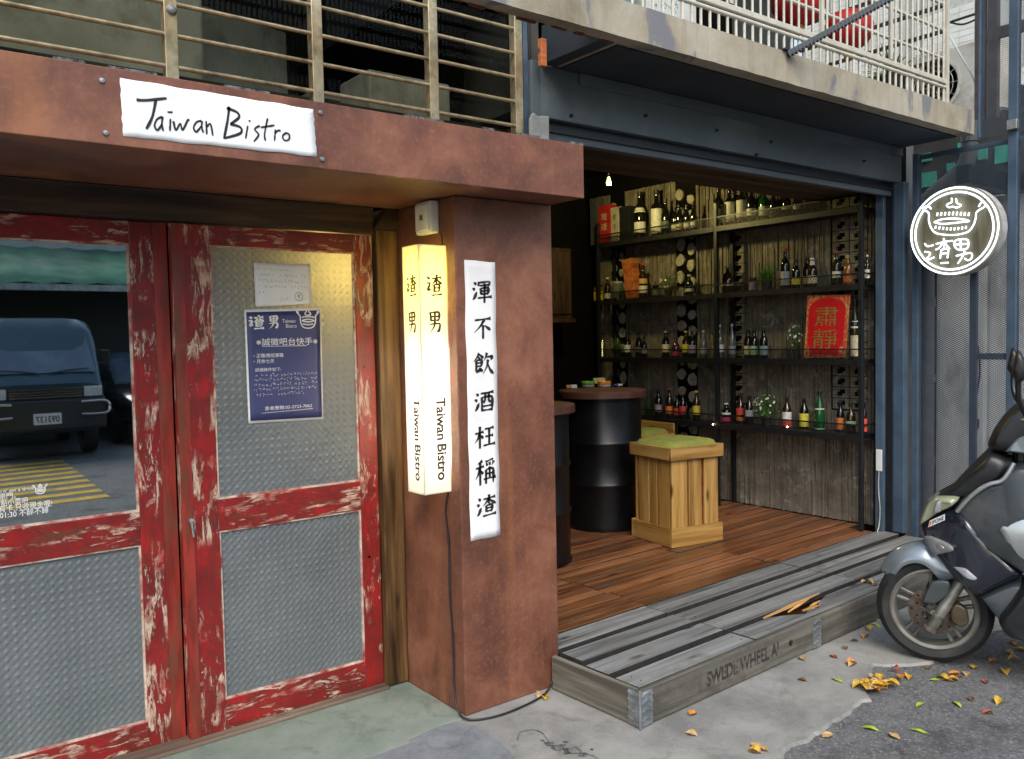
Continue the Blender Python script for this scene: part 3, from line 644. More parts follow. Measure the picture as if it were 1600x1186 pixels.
# ------------------------------------------------------------------ barred window above the canopy
YW = 3.05
wd = thing('barred_window', 'long bronze barred window above the rusty canopy', 'window', (1.2,YW,2.40))
for x in (-.7,-.18,.352,.893,1.43,1.95,2.40):
    box('mullion', M['alu'], wd, x-.022, x+.022, YW-.012, YW+.03, 2.36, 3.3, .003)
for z in (2.50,2.607,2.714,2.82,2.927,3.03):
    MB().tube([(-.9,YW-.002,z),(2.38,YW-.002,z)], .0085, 8).build('bar', M['alu'], wd, smooth=60)
MB().lathe([(0,-.012),(.011,-.010),(.016,-.004),(.018,0)], (ony(268,16,YW-.012).x,YW-.012,ony(268,16,YW-.012).z), 14, 'y').build('bolt', M['galv'], wd, smooth=40)
box('bottom_frame', M['alu'], wd, -.9, 2.425, YW+.032, YW+.07, 2.36, 2.46)
M['ribpane'] = m_clear('ribbed_plastic_pane', (.5,.52,.46), .0)
rp = MB(); n_ = 330; xs = [-.85+3.25*i/n_ for i in range(n_+1)]
rp.add([(x, YW+.05+(.006 if i%2 else 0), z) for z in (2.46,3.3) for i,x in enumerate(xs)], [(i,i+1,n_+2+i,n_+1+i) for i in range(n_)])
rp.build('ribbed_pane', M['ribpane'], wd, fix=False)
box('side_strip', M['steel_blue'], wd, 2.426, 2.452, YW-.01, YW+.05, 2.36, 3.0)
for i in (0,1): MB().tube([(2.462+.012*i,YW-.006,2.36),(2.462+.012*i,YW-.006,2.98)], .004, 6).build('cable', M['cable'], wd)
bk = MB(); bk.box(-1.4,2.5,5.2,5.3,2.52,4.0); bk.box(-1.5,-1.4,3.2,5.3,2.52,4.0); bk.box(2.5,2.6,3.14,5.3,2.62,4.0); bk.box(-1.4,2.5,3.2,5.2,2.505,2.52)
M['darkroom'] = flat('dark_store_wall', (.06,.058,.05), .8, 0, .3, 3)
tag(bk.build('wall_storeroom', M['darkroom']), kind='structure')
M['ac'] = flat('dusty_grey_casing', (.5,.48,.42), .6, 0, .12, 5, dirt=(.2,.17,.12), dscale=4)
def ac_unit(label, x, y, z, w_, h_, d=.28, cat='air conditioner', rot=0, group=None):
    a = thing('outdoor_unit', label, cat, (0,0,0), group)
    box('casing', M['ac'], a, -w_/2, w_/2, -d/2, d/2, 0, h_, .012)
    MB().lathe([(h_*.40,-d/2-.004),(h_*.40,-d/2-.012),(h_*.36,-d/2-.014),(h_*.36,-d/2-.004)], (-w_*.12,0,h_*.5), 28, 'y', cap=False).build('fan_ring', M['ac'], a, smooth=40)
    MB().lathe([(0,-d/2-.003),(h_*.36,-d/2-.003)], (-w_*.12,0,h_*.5), 28, 'y').build('fan_recess', flat('fan_recess', (.16,.12,.07), .8), a)
    g = MB()
    for k in range(5): g.lathe([(h_*.07*(k+1),-d/2-.009),(h_*.07*(k+1)+.003,-d/2-.012),(h_*.07*(k+1)+.006,-d/2-.009)], (-w_*.12,0,h_*.5), 24, 'y')
    for k in range(6):
        t = math.pi*k/6; g.bar((-w_*.12-math.cos(t)*h_*.37,-d/2-.012,h_*.5-math.sin(t)*h_*.37),(-w_*.12+math.cos(t)*h_*.37,-d/2-.012,h_*.5+math.sin(t)*h_*.37),.004,.004)
    g.build('fan_grille', M['ac'], a)
    a.location = (x,y,z); a.rotation_euler = (0,0,rot); return a
ac_unit('grey cased cooling unit behind the barred window, first from the fascia end', .75, 3.55, 2.52, .75, .42, rot=math.pi)
ac_unit('grey cased cooling unit with slatted side seen through the window bars', 1.32, 3.9, 2.52, .62, .48, rot=.25+math.pi)
ac_unit('small low grey box unit behind the bars near the concrete stub', 2.0, 3.45, 2.52, .42, .20, rot=math.pi)
cb = thing('cardboard_box', 'pale stored box in the dark room behind the window bars', 'box', (1.95,3.9,2.521))
box('carton', M['ac'], cb, 1.72, 2.2, 3.75, 4.1, 2.521, 2.69, .004); box('carton_lid', M['ac'], cb, 1.71, 2.21, 3.74, 4.11, 2.691, 2.71)

# ------------------------------------------------------------------ balcony slab, railing and what stands on it
YSL = 2.55
bs = thing('balcony', 'stained concrete balcony slab above the bar opening', 'balcony', (4,3,2.785))
sl_ = MB()
n_ = 90; xs = [-1.5+7.2*i/n_ for i in range(n_+1)]
rr = random.Random(5)
zb = [2.785+rr.uniform(-.0012,.0016) for x in xs]; yb_ = [YSL+rr.uniform(-.002,.002) for x in xs]
vs = []
for i, x in enumerate(xs): vs += [(x,yb_[i],zb[i]),(x,yb_[i],2.935),(x,4.0 if x > 2.6 else YSL+.09,2.935),(x,4.0 if x > 2.6 else YSL+.09,2.80),(x,YSL+.085,2.80),(x,YSL+.07,zb[i])]
sl_.add(vs, [(6*i+j, 6*i+(j+1)%6, 6*(i+1)+(j+1)%6, 6*(i+1)+j) for i in range(n_) for j in range(6)] + [(5,4,3,2,1,0), tuple(6*n_+j for j in range(6))])
sl_.build('slab', M['slab'], bs)
box('soffit_lining', flat('dark_blue_soffit_and_gap_shade', (.022,.032,.042), .6, 0, .2, 4), bs, 2.64, 5.70, YSL+.11, 3.028, 2.792, 2.799)
old = MB(); pp = [(-1.5,0),(2.62,0)]
x = .8

rb = MB(); x = 1.2
while x < 2.6:
    L = random.uniform(.04,.14); rb.obox((x+L/2, YSL+.072+random.uniform(-.004,.004), 2.789+random.uniform(-.003,.006)), (L/2,random.uniform(.004,.012),random.uniform(.006,.014))); x += L+random.uniform(.01,.09)
rb.build('rust_patch', flat('rusted_rebar', (.13,.035,.02), .85, 0, .4, 40, .4), bs, kind='stuff')
ts = ony(848,86,2.96); box('timber_stub', M['redwood'], bs, ts.x-.016, ts.x+.016, 2.95, 2.975, ts.z-.05, ts.z+.07, .002)
box('gap_shade_panel', flat('dark_blue_soffit_and_gap_shade', (.022,.032,.042), .6), bs, 2.52, 2.598, 2.622, 3.02, 2.79, 2.96)  # dark panel added over the slab end, stands in for a shaded gap
for px, sx, sz in (((1082,48),.045,.09),((1095,40),.10,.035),((1165,60),.05,.02),((1180,72),.07,.03),((1325,125),.03,.02)):
    pass

rl_ = thing('balcony_railing', 'cream painted steel balcony railing with close vertical bars', 'railing', (4,YSL+.03,2.935))
YR = YSL+.03; XE = 5.36; zr = (3.035,3.205,3.375,3.53,3.70,3.87)
box('bottom_rail', M['white_paint'], rl_, 2.62, XE, YR-.022, YR-.002, 3.05, 3.078, .003); 
MB().tube([(2.62,YR-.014,3.028),(XE,YR-.014,3.028)], .011, 8).build('bottom_rail', M['white_paint'], rl_, smooth=60)
for z in zr[1:]: MB().tube([(2.62,YR-.004,z),(XE,YR-.004,z)], .0095, 8).build('rail', M['white_paint'], rl_, smooth=60)
bmsh = None; k = 0; x = 2.64
bar_me = MB().tube([(0,0,0),(0,0,1.0)], .0068, 6).mesh('bar', M['white_paint'], smooth=60)
low_me = MB().tube([(0,0,0),(0,0,.095)], .0072, 6).mesh('bar', M['white_paint'], smooth=60)
while x < XE-.03:
    for me, z, dy in ((bar_me,3.079,-.012),(low_me,2.935,-.012)):
        o = bpy.data.objects.new('bar', me); COL.objects.link(o); o.parent = rl_; o.location = Vector((x,YR+dy,z)) - parent_loc(rl_)
    x += .0625
for x in (3.28,4.02,4.70,XE): box('post', M['white_paint'], rl_, x-.014, x+.014, YR-.026, YR-.0235 if x < XE else YR, 2.936 if x == XE else 3.079, 4.1)
y = YR+.07
while y < 3.6:
    o = bpy.data.objects.new('side_bar', bar_me); COL.objects.link(o); o.parent = rl_; o.location = Vector((XE,y,2.98)) - parent_loc(rl_); y += .07
for z in zr: box('side_rail', flat('dark_side_rail', (.05,.05,.05), .6), rl_, XE-.01, XE+.01, YR+.01, 3.7, z-.01, z+.012)
# steel strut
st = thing('steel_strut', 'dark twisted steel brace slanting across the balcony railing', 'strut', (3.66,2.52,2.92))
a = ony(1232,84,YSL-.012); d_ = ony(1392,-4,YSL-.35)
MB().bar(a, a+(d_-a)*1.6, .028, .028).build('brace', M['galvdark'] if 'galvdark' in M else flat('dark_galvanised', (.035,.045,.052), .45, .4, .2, 20, .1), st, bevel=.003)
ridge = MB()
for i in range(46):
    c = a + (d_-a)*(1.6*i/46); ridge.obox(c+Vector((0,-.002,-.004)), (.003,.0143,.0143), (d_-a).to_track_quat('X','Z').to_matrix())
ridge.build('thread', MATS['dark_galvanised'], st)
box('foot_plate', MATS['dark_galvanised'], st, a.x-.035, a.x+.02, a.y-.005, a.y+.02, 2.937, 2.944)
# balcony back wall and contents
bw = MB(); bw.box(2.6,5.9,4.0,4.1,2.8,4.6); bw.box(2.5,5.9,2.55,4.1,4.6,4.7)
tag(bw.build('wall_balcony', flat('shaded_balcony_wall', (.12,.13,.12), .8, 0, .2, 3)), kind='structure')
def lantern(label, x, y, z, r, col):
    t = thing('paper_lantern', label, 'lantern', (x,y,z)); mb = MB(); pr = []
    for i in range(13):
        a_ = math.pi*i/12; pr.append((max(.02,r*math.sin(a_))*(1+.03*(i%2)), -r*.85*math.cos(a_)))
    mb.lathe(pr, (x,y,z), 20); mb.build('shade', flat('lantern_'+col, {'red':(.5,.02,.02),'gold':(.5,.2,.03)}[col], .6, 0, .2, 8), t, smooth=60)
    MB().tube([(x,y,z+r*.85),(x,y,4.6)], .004, 6).build('cord', M['cable'], t)
    MB().lathe([(.01,-r*.85-.06),(.03,-r*.85-.05),(.025,-r*.84)], (x,y,z), 10).build('tassel', flat('lantern_gold', (.5,.2,.03), .6), t)
lantern('red round lantern on the balcony beside the slanting brace', 4.55, 3.05, 3.52, .16, 'red')
lantern('red lantern with gold base hanging behind the last railing post', 5.0, 3.0, 3.43, .15, 'red')
lantern('golden lantern hanging behind the first railing post', 3.55, 3.1, 3.42, .15, 'gold')
tb_ = thing('storage_tub', 'turquoise plastic tub standing at the start of the railing', 'tub', (2.72,2.85,2.936))
MB().lathe([(.12,2.936),(.15,3.2),(.165,3.2),(.165,3.215),(.14,3.215),(.11,2.95)], (2.74,2.85,0), 20).build('body', flat('turquoise_plastic', (.12,.42,.36), .4), tb_, smooth=40)
bx_ = thing('white_carton', 'white printed carton stored behind the balcony railing', 'carton', (3.1,2.85,2.936))
box('carton', M['white_plastic'], bx_, 2.95, 3.3, 2.78, 3.0, 2.936, 3.3, .004); g_ = MB(); 
scribble(g_, lambda u,v:(u,2.7785,v), 3.0, 3.2, 3.18, .05, .006); g_.build('print', flat('green_print', (.05,.35,.15), .6), bx_, fix=False); g_ = MB(); scribble(g_, lambda u,v:(u,2.7785,v), 3.0, 3.25, 3.10, .04, .005); g_.build('print', flat('green_print', (.05,.35,.15), .6), bx_, fix=False)
dc = thing('dark_cabinet', 'dark cabinet against the balcony back wall', 'cabinet', (4,3.7,2.936))
box('body', M['darkwall'], dc, 3.4, 4.5, 3.5, 3.95, 2.936, 3.9, .01); box('door', M['darkwall'], dc, 3.42, 3.94, 3.485, 3.499, 2.97, 3.87, .004); box('door', M['darkwall'], dc, 3.96, 4.48, 3.485, 3.499, 2.97, 3.87, .004)

# ------------------------------------------------------------------ plants
def leafmat(name, c, c2): 
    if name in MATS: return MATS[name]
    b = NB(name); oi = b.noise(b.coords((1,1,1)), 18, 3); col = b.ramp(oi, [(.3,c),(.7,c2)]); b.set(color=col, rough=.5, spec=.4)
    tr = b.n('BsdfTranslucent', i_Color=(*[min(1,x*1.6) for x in c2],1)); mx = b.n('MixShader', i_0=.25); b.l(b.b,mx,0,1); b.l(tr,mx,0,2); b.l(mx,b.out)
    MATS[name] = b.m; return b.m
G1 = leafmat('fresh_green_leaf', (.03,.12,.012), (.09,.24,.03)); G2 = leafmat('deep_green_leaf', (.015,.06,.012), (.04,.13,.025))
POT = flat('dark_plastic_pot', (.02,.02,.02), .5)
def blade(mb, p, d, L, w_, droop, rnd):
    s = d.cross(Vector((0,0,1))); s = s.normalized() if s.length > 1e-3 else Vector((1,0,0)); vs = []
    for i in range(4):
        t = i/3; q_ = p + d*L*t + Vector((0,0,-droop*L*t*t)); ww = w_*(1-t)*(.6+.8*t if i < 3 else 0)+.0002
        vs += [q_+s*ww, q_-s*ww]
    mb.add(vs, [(0,1,3,2),(2,3,5,4),(4,5,7,6)])
def grass_pot(label, loc, h, r, n=170, seed=1, mat=G1):
    t = thing('potted_grass', label, 'plant', loc); rnd = random.Random(seed); p = Vector(loc)
    MB().lathe([(r*.30,0),(r*.4,h*.28),(r*.43,h*.28),(r*.43,h*.31),(r*.36,h*.31),(r*.34,h*.26)], p, 14).build('pot', POT, t, smooth=40)
    mb = MB()
    for i in range(n):
        a_ = rnd.uniform(0,6.28); e = rnd.uniform(.1,1.25); d = Vector((math.cos(a_)*math.sin(e), math.sin(a_)*math.sin(e), math.cos(e)))
        blade(mb, p+Vector((math.cos(a_)*r*.2*rnd.random(), math.sin(a_)*r*.2*rnd.random(), h*.27)), d, rnd.uniform(.5,1.0)*min(h*.75, r*1.2 if e > .7 else h*.75), .0035, rnd.uniform(.1,.4), rnd)
    mb.build('foliage', mat, t, fix=False); return t
def bush_pot(label, loc, h, r, n=420, flowers=30, seed=1):
    t = thing('potted_bush', label, 'plant', loc); rnd = random.Random(seed); p = Vector(loc)
    MB().lathe([(r*.28,0),(r*.4,h*.30),(r*.43,h*.30),(r*.43,h*.34),(r*.34,h*.34)], p, 14).build('pot', POT, t, smooth=40)
    mb = MB(); fl = MB(); c = p+Vector((0,0,h*.64)); ry = h*.40; stm = MB()
    for i in range(7):
        a_ = rnd.uniform(0,6.28); stm.tube([p+Vector((0,0,h*.3)), c+Vector((math.cos(a_)*r*.4, math.sin(a_)*r*.4, 0))], .002, 5)
    stm.build('stem', G2, t)
    for i in range(n):
        d = Vector((rnd.gauss(0,1),rnd.gauss(0,1),rnd.gauss(0,1))).normalized(); k = rnd.uniform(.45,1.0)*(1+.12*math.sin(d.x*5+d.z*7+seed))
        q_ = c+Vector((d.x*r*k, d.y*r*k, d.z*ry*k)); blade(mb, q_, (d+Vector((rnd.gauss(0,.5),rnd.gauss(0,.5),rnd.gauss(0,.5)))).normalized(), rnd.uniform(.014,.024), .006, .2, rnd)
    mb.build('foliage', G1, t, fix=False)
    for i in range(flowers):
        d = Vector((rnd.gauss(0,1)-.6,rnd.gauss(0,1),rnd.gauss(0,1)+.2)).normalized(); q_ = c+Vector((d.x*r*1.03, d.y*r*1.03, d.z*ry*1.03))
        u_ = d.orthogonal().normalized(); v_ = d.cross(u_)
        for j in range(5):
            a_ = j*1.2566; e = u_*math.cos(a_)+v_*math.sin(a_); g2 = d.cross(e)
            fl.add([q_, q_+e*.006+g2*.003, q_+e*.010, q_+e*.006-g2*.003], [(0,1,2,3)])
    if flowers: fl.build('blossom', M['white_plastic'], t, fix=False)
    return t
bp_ = thing('balcony_plant', 'leafy green potted plant behind the railing corner', 'plant', (5.05,2.75,2.936))
MB().lathe([(.06,0),(.09,.14),(.095,.14),(.085,.15)], (5.05,2.75,2.936), 16).build('pot', POT, bp_, smooth=40)
mb = MB(); rnd = random.Random(4)
for i in range(60):
    a_ = rnd.uniform(0,6.28); e = rnd.uniform(.1,1.1); d = Vector((math.cos(a_)*math.sin(e), math.sin(a_)*math.sin(e), math.cos(e)))
    blade(mb, Vector((5.05,2.75,3.07)), d, rnd.uniform(.12,.33), .014, .3, rnd)
mb.build('foliage', G1, bp_, fix=False)

# ------------------------------------------------------------------ bar front: header, roller rail, jamb
hf = thing('shutter_header', 'blue grey painted shutter housing above the bar opening', 'shutter housing', (4.1,3.05,2.55))
box('header_panel', M['header'], hf, 2.505, 5.705, 3.03, 3.075, 2.556, 2.791, .003)
box('side_return', M['header'], hf, 2.455, 2.503, 3.02, 3.075, 2.545, 2.80, .003)
box('upper_strip', M['header'], hf, 2.75, 5.70, 3.018, 3.0285, 2.735, 2.789)
box('slot', M['black'], hf, 2.50, 5.64, 3.077, 3.10, 2.52, 2.58)
box('roller_rail', M['header'], hf, 2.52, 5.63, 3.062, 3.10, 2.466, 2.519, .004)
box('roller_lip', M['black'], hf, 2.52, 5.63, 3.045, 3.061, 2.500, 2.512)
for px in ((1008,181),(1119,204),(1204,222),(1349,252),(1181,242),(892,181)):
    p = ony(*px, 3.03); m_ = MB().lathe([(.0,-.018),(.005,-.016),(.005,-.004),(.010,-.003),(.010,0)], (p.x,3.03,p.z), 8, 'y'); m_.build('bolt', M['black'], hf)
ct = thing('concrete_stub', 'broken grey concrete stub at the end of the rusty canopy', 'concrete stub', (2.46,3.06,2.3))
MB().prism([(2.425,2.3),(2.535,2.3),(2.54,2.555),(2.50,2.552),(2.475,2.545),(2.45,2.56),(2.43,2.53)], lambda p:(p[0],3.0,p[1]), lambda p:(p[0],3.016,p[1])).build('block', M['oldconc'], ct, bevel=.004)
box('back_block', M['oldconc'], ct, 2.427, 2.50, 3.078, 3.3, 2.30, 2.50)
jb = thing('door_jamb', 'blue painted steel jamb at the fence side of the bar opening', 'jamb', (5.68,3.04,.15))
box('outer_post', M['steel_blue'], jb, 5.655, 5.715, 2.985, 3.06, .151, 2.555, .004)
box('inner_post', M['steel_blue'], jb, 5.60, 5.635, 3.102, 3.16, .151, 2.56, .004)
box('track', M['black'], jb, 5.636, 5.654, 3.062, 3.10, .151, 2.56)
box('return_plate', M['steel_blue'], jb, 5.655, 5.76, 3.062, 3.10, .151, 2.56)
fo = MB(); z = .3
while z < 2.4:
    L = random.uniform(.03,.12); fo.obox((5.725+random.uniform(-.004,.004), 3.178, z+L/2), (.006,.006,L/2)); z += L+random.uniform(0,.12)
fo.build('foam_bead', flat('yellow_foam', (.5,.36,.08), .9, 0, .3, 60, .5), jb)
pw = thing('socket_box', 'small white power box on the jamb above the deck', 'power box', (5.7,3.2,.55))
box('casing', M['white_plastic'], pw, 5.592, 5.600-.0005, 3.106, 3.15, .575, .725, .003)
MB().tube(smooth_path([(5.594,3.128,.574),(5.592,3.13,.45),(5.594,3.12,.3),(5.588,3.125,.19),(5.56,3.12,.158),(5.53,3.10,.156)],6), .004, 6).build('cable', flat('grey_cable', (.4,.4,.36), .6), pw, smooth=60)

# ------------------------------------------------------------------ bar interior
XW = 5.75
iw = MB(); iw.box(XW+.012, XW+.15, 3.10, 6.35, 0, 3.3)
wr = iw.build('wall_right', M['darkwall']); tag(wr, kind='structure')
b = NB('weathered_ribbed_cement'); v = b.coords((1,1,1), world=True); n = b.noise(v, 2.6, 9, .7, .6); n2 = b.noise(b.coords((40,40,1.2), world=True), 1.0, 5, .6); n3 = b.noise(v, 9, 8, .75, 1.0)
c = b.ramp(n, [(.3,(.075,.065,.048)),(.5,(.18,.155,.115)),(.7,(.3,.265,.205))]); c = b.mix(b.ramp(n2, [(.45,0.0),(.7,.7)]), c, (.085,.07,.05)); c = b.mix(b.ramp(n3, [(.54,0.0),(.68,.75)]), c, (.4,.385,.33))
b.set(color=c, rough=.85, spec=.3); b.bump(n3, .4, .008); M['ribwall'] = b.m
M['stone'] = m_concrete('cut_stone', (.2,.19,.14), (.34,.32,.25), (.44,.42,.34), 9)
# panels: plain ribbed stretches between strips of stone slices and pierced blocks
strips = [(5.72,5.92,'stone'),(4.86,5.10,'stone'),(4.36,4.52,'block'),(3.30,3.58,'block')]
rb = MB()
y = 3.12
rr = random.Random(11)
while y < 6.1:
    inside = [s for s in strips if s[0]-.004 < y < s[1]]
    if inside and inside[0][2] == 'stone': y = inside[0][1]+.004; continue
    ztop = .97 if inside else 2.9
    wv = rr.choice((.012,.014,.018,.02)); z = .15
    while z < ztop:
        L = rr.uniform(.22,.55); d = rr.uniform(.003,.022)
        rb.box(XW+.0115-d, XW+.0115, y, y+wv-.003, z, min(ztop,z+L)-.004); z += L
    y += wv
rb.build('wall_rib', M['ribwall'], wr, kind='stuff')
for s in strips:
    if s[2] == 'stone':
        z = .3; cols = 2; wv = (s[1]-s[0])/cols
        while z < 2.8:
            for c in range(cols):
                r1, r2 = wv*rr.uniform(.36,.48), rr.uniform(.045,.07); cc = (s[0]+wv*(c+.5), z+(.05 if c else 0)); pts = [(cc[0]+math.cos(a_*.7854)*r1*rr.uniform(.68,1.05), cc[1]+math.sin(a_*.7854)*r2*rr.uniform(.68,1.05)) for a_ in range(8)]
                MB().prism(pts, lambda p:(XW+.0115,p[0],p[1]), lambda p:(XW-.018,p[0],p[1])).build('stone', M['stone'], wr, bevel=.006)
            z += .142
    else:
        z = .98; wv = (s[1]-s[0]); cols = 2 if wv > .2 else 1; wv /= cols
        while z < 2.8:
            for c in range(cols):
                y0 = s[0]+wv*c+.005; y1 = s[0]+wv*(c+1)-.005; m_ = MB(); xa, xb = XW-.006, XW+.0115
                m_.box(xa,xb,y0,y1,z,z+.014); m_.box(xa,xb,y0,y1,z+.062,z+.076); m_.box(xa,xb,y0,y0+.03,z+.014,z+.062); m_.box(xa,xb,y1-.03,y1,z+.014,z+.062); m_.box(xa,xb,y0+.03,y0+.05,z+.014,z+.03); m_.box(xa,xb,y1-.05,y1-.03,z+.046,z+.062)
                m_.build('vent_block', M['ribwall'], wr)
            z += .082
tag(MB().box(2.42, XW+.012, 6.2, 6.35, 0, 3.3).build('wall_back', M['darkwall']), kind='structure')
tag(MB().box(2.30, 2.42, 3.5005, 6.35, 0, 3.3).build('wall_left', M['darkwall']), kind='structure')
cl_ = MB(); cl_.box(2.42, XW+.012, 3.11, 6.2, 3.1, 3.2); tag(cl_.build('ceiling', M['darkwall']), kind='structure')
sf = thing('timber_soffit', 'dark brown timber boards boxed behind the roller shutter', 'soffit', (4,3.35,2.5))
nb_ = 6; w6 = (5.6-2.44)/nb_
for i in range(4): box('board', M['ceil_wood'] if 0 else M['wood_dark'], sf, 2.44, 5.596, 3.115+.122*i, 3.233+.122*i, 2.50, 2.52, .002)
box('back_board', M['wood_dark'], sf, 2.44, 5.596, 3.605, 3.62, 2.50, 3.09)
# wooden cabinet door on the back wall
cbn = thing('wooden_cabinet', 'brown wooden cabinet standing in the dark back of the bar', 'cabinet', (5.05,6.05,.15))
M['dimwood'] = wood('dim_brown_wood', (.02,.008,.004), (.045,.02,.009), (.07,.034,.016), 'z', 18, .6)
box('body', M['dimwood'], cbn, 4.75, 5.23, 5.9, 6.19, 1.72, 2.36, .006); box('door', M['dimwood'], cbn, 4.77, 5.21, 5.884, 5.8985, 1.76, 2.32, .004); box('shelf_lip', M['dimwood'], cbn, 4.73, 5.25, 5.87, 6.19, 1.68, 1.719, .006); MB().lathe([(0,-.006),(.03,-.006),(.03,0)], (5.08,5.884,2.08), 14, 'y').build('knob', M['ink'], cbn)
# yellow strip lamp at the top of the shelf wall
yl = thing('pendant_bulb', 'small yellow glowing bulb high in the far corner of the bar', 'lamp', (5.66,5.7,2.98))
lp = onx(951,284,4.75); yl.location = lp
MB().lathe([(0,-.03),(.014,-.026),(.02,-.008),(.016,.01),(.01,.02),(.01,.035),(0,.035)], lp, 14).build('bulb', emit('yellow_bulb', (1,.8,.1), 3.0), yl, smooth=60)
MB().tube([lp+Vector((0,0,.035)), Vector((lp.x,lp.y,3.099))], .004, 6).build('cord', M['cable'], yl)
ll = bpy.data.lights.new('bulb_glow_light', 'POINT'); ll.energy = 20; ll.color = (1,.82,.3); ll.shadow_soft_size = .05
lo_ = bpy.data.objects.new('bulb_glow_light', ll); COL.objects.link(lo_); lo_.parent = yl; lo_.location = (0,-.03,-.06)

# ------------------------------------------------------------------ bottle rack
RX0, RX1, RY0, RYM, RY1 = 5.50, 5.735, 3.20, 4.45, 5.86
SH = (2.412, 1.878, 1.352, .822)
rk = thing('bottle_rack', 'black steel rack with four mesh edged shelves along the bar wall', 'rack', (5.6,4.5,.15))
for x in (RX0,RX1-.03):
    for y in (RY0,RYM,RY1-.03): box('post', M['black'], rk, x, x+.03, y, y+.03, .151, 2.60, .002)
mesh_mat = M['black']
for zi, z in enumerate(SH):
    for ya, yb in ((RY0+.0305,RYM-.0005),(RYM+.0305,RY1-.0305)):
        box('shelf', M['black'], rk, RX0+.004, RX1-.002, ya, yb, z-.03, z-.002)
        box('front_beam', M['black'], rk, RX0-.003, RX0+.003, ya, yb, z-.04, z)
        box('front_rail', M['black'], rk, RX0+.002, RX0+.012, ya, yb, z+.068, z+.078)
        mm = MB(); y = ya-.06
        while y < yb:
            for sgn in (0,1):
                y0_, y1_ = (y, y+.068) if sgn == 0 else (y+.068, y)
                za, zb_ = z, z+.068
                def cl(yy, zz, y2, z2):
                    return yy
                if min(y0_,y1_) >= ya and max(y0_,y1_) <= yb: mm.bar((RX0+.006,y0_,za),(RX0+.006,y1_,zb_),.0022,.0022,(1,0,0))
            y += .021
        mm.build('mesh_strip', M['black'], rk, kind='stuff')
    for x in (RX0+.0305,):
        box('end_rail', M['black'], rk, x, RX1-.0305, RY0+.002, RY0+.012, z+.068, z+.078); box('end_beam', M['black'], rk, x, RX1-.0305, RY0+.002, RY0+.028, z-.04, z-.0305)
box('top_beam', M['black'], rk, RX0, RX0+.03, RY0+.0305, RY1-.0305, 2.565, 2.60) if 0 else None
for px, nm in (((1114,663),1),((1230,667),1)):
    p = onx(*px, RX0-.012)
    f = thing('fairy_light', 'tiny warm fairy light clipped to the lowest shelf', 'fairy light', p, 'fairy lights on the rack')
    MB().lathe([(0,-.006),(.005,-.003),(.005,.003),(0,.006)], p, 8).build('bulb', emit('fairy_glow', (1,.8,.5), 12), f, smooth=60)
    MB().tube([p+Vector((0,0,.004)), p+Vector((.004,.0,.03)), p+Vector((.012,0,.04))], .0015, 5).build('wire', M['cable'], f)

# ------------------------------------------------------------------ bottles
def bglass(name, c, rough=.06):
    b = NB(name); b.set(color=c, rough=rough, spec=.6, coat=.3); MATS[name] = b.m; return b.m
GL = {'k': bglass('black_glass', (.006,.006,.006)), 'b': bglass('amber_glass', (.022,.009,.003)), 'g': bglass('green_glass', (.008,.07,.02)), 'o': bglass('olive_glass', (.02,.022,.006)),
      'c': bglass('clear_glass', (.10,.11,.11)), 'm': bglass('plum_glass', (.06,.006,.025)), 'w': bglass('whisky_glass', (.22,.08,.01)), 'n': bglass('navy_glass', (.008,.012,.03))}
LC = {'W': (.62,.61,.56), 'C': (.6,.52,.32), 'Y': (.6,.5,.04), 'R': (.5,.05,.03), 'O': (.6,.17,.03), 'G': (.22,.4,.2), 'V': (.3,.22,.32), 'S': (.3,.31,.32), 'D': (.09,.1,.1), 'P': (.45,.03,.12), 'B': (.2,.25,.28), 'A': (.5,.3,.08)}
def lab(k): return flat('label_'+k, LC[k], .6, 0, .15, 40)
CAPN = {'r': (.4,.02,.02), 'w': (.65,.63,.56), 'k': (.015,.015,.015), 'o': (.5,.15,.04), 'y': (.5,.4,.05), 's': (.35,.35,.35)}
PROF = {
 'beer': [(0,.0),(.9,.0),(1,.02),(1,.56),(.93,.63),(.62,.73),(.44,.79),(.40,.93),(.44,.94),(.44,.985)],
 'wine': [(0,.0),(.9,.0),(1,.015),(1,.60),(.93,.66),(.62,.715),(.40,.75),(.37,.94),(.42,.95),(.42,.98)],
 'sake': [(0,.0),(.9,.0),(1,.015),(1,.52),(.92,.60),(.62,.70),(.40,.77),(.34,.92),(.38,.93),(.38,.965)],
 'champ':[(0,.0),(.9,.0),(1,.015),(1,.42),(.93,.52),(.70,.65),(.46,.77),(.36,.86),(.36,.94),(.42,.95),(.42,.975)],
 'squat':[(0,.0),(.9,.0),(1,.03),(1,.5),(.8,.66),(.5,.72),(.34,.76),(.34,.9),(.44,.91),(.44,.96)],
 'jar':  [(0,0),(.95,.0),(1,.04),(1,.8),(.9,.88),(.88,.96)],
}
PLACE = ['the top shelf','the second shelf','the third shelf','the lowest shelf']
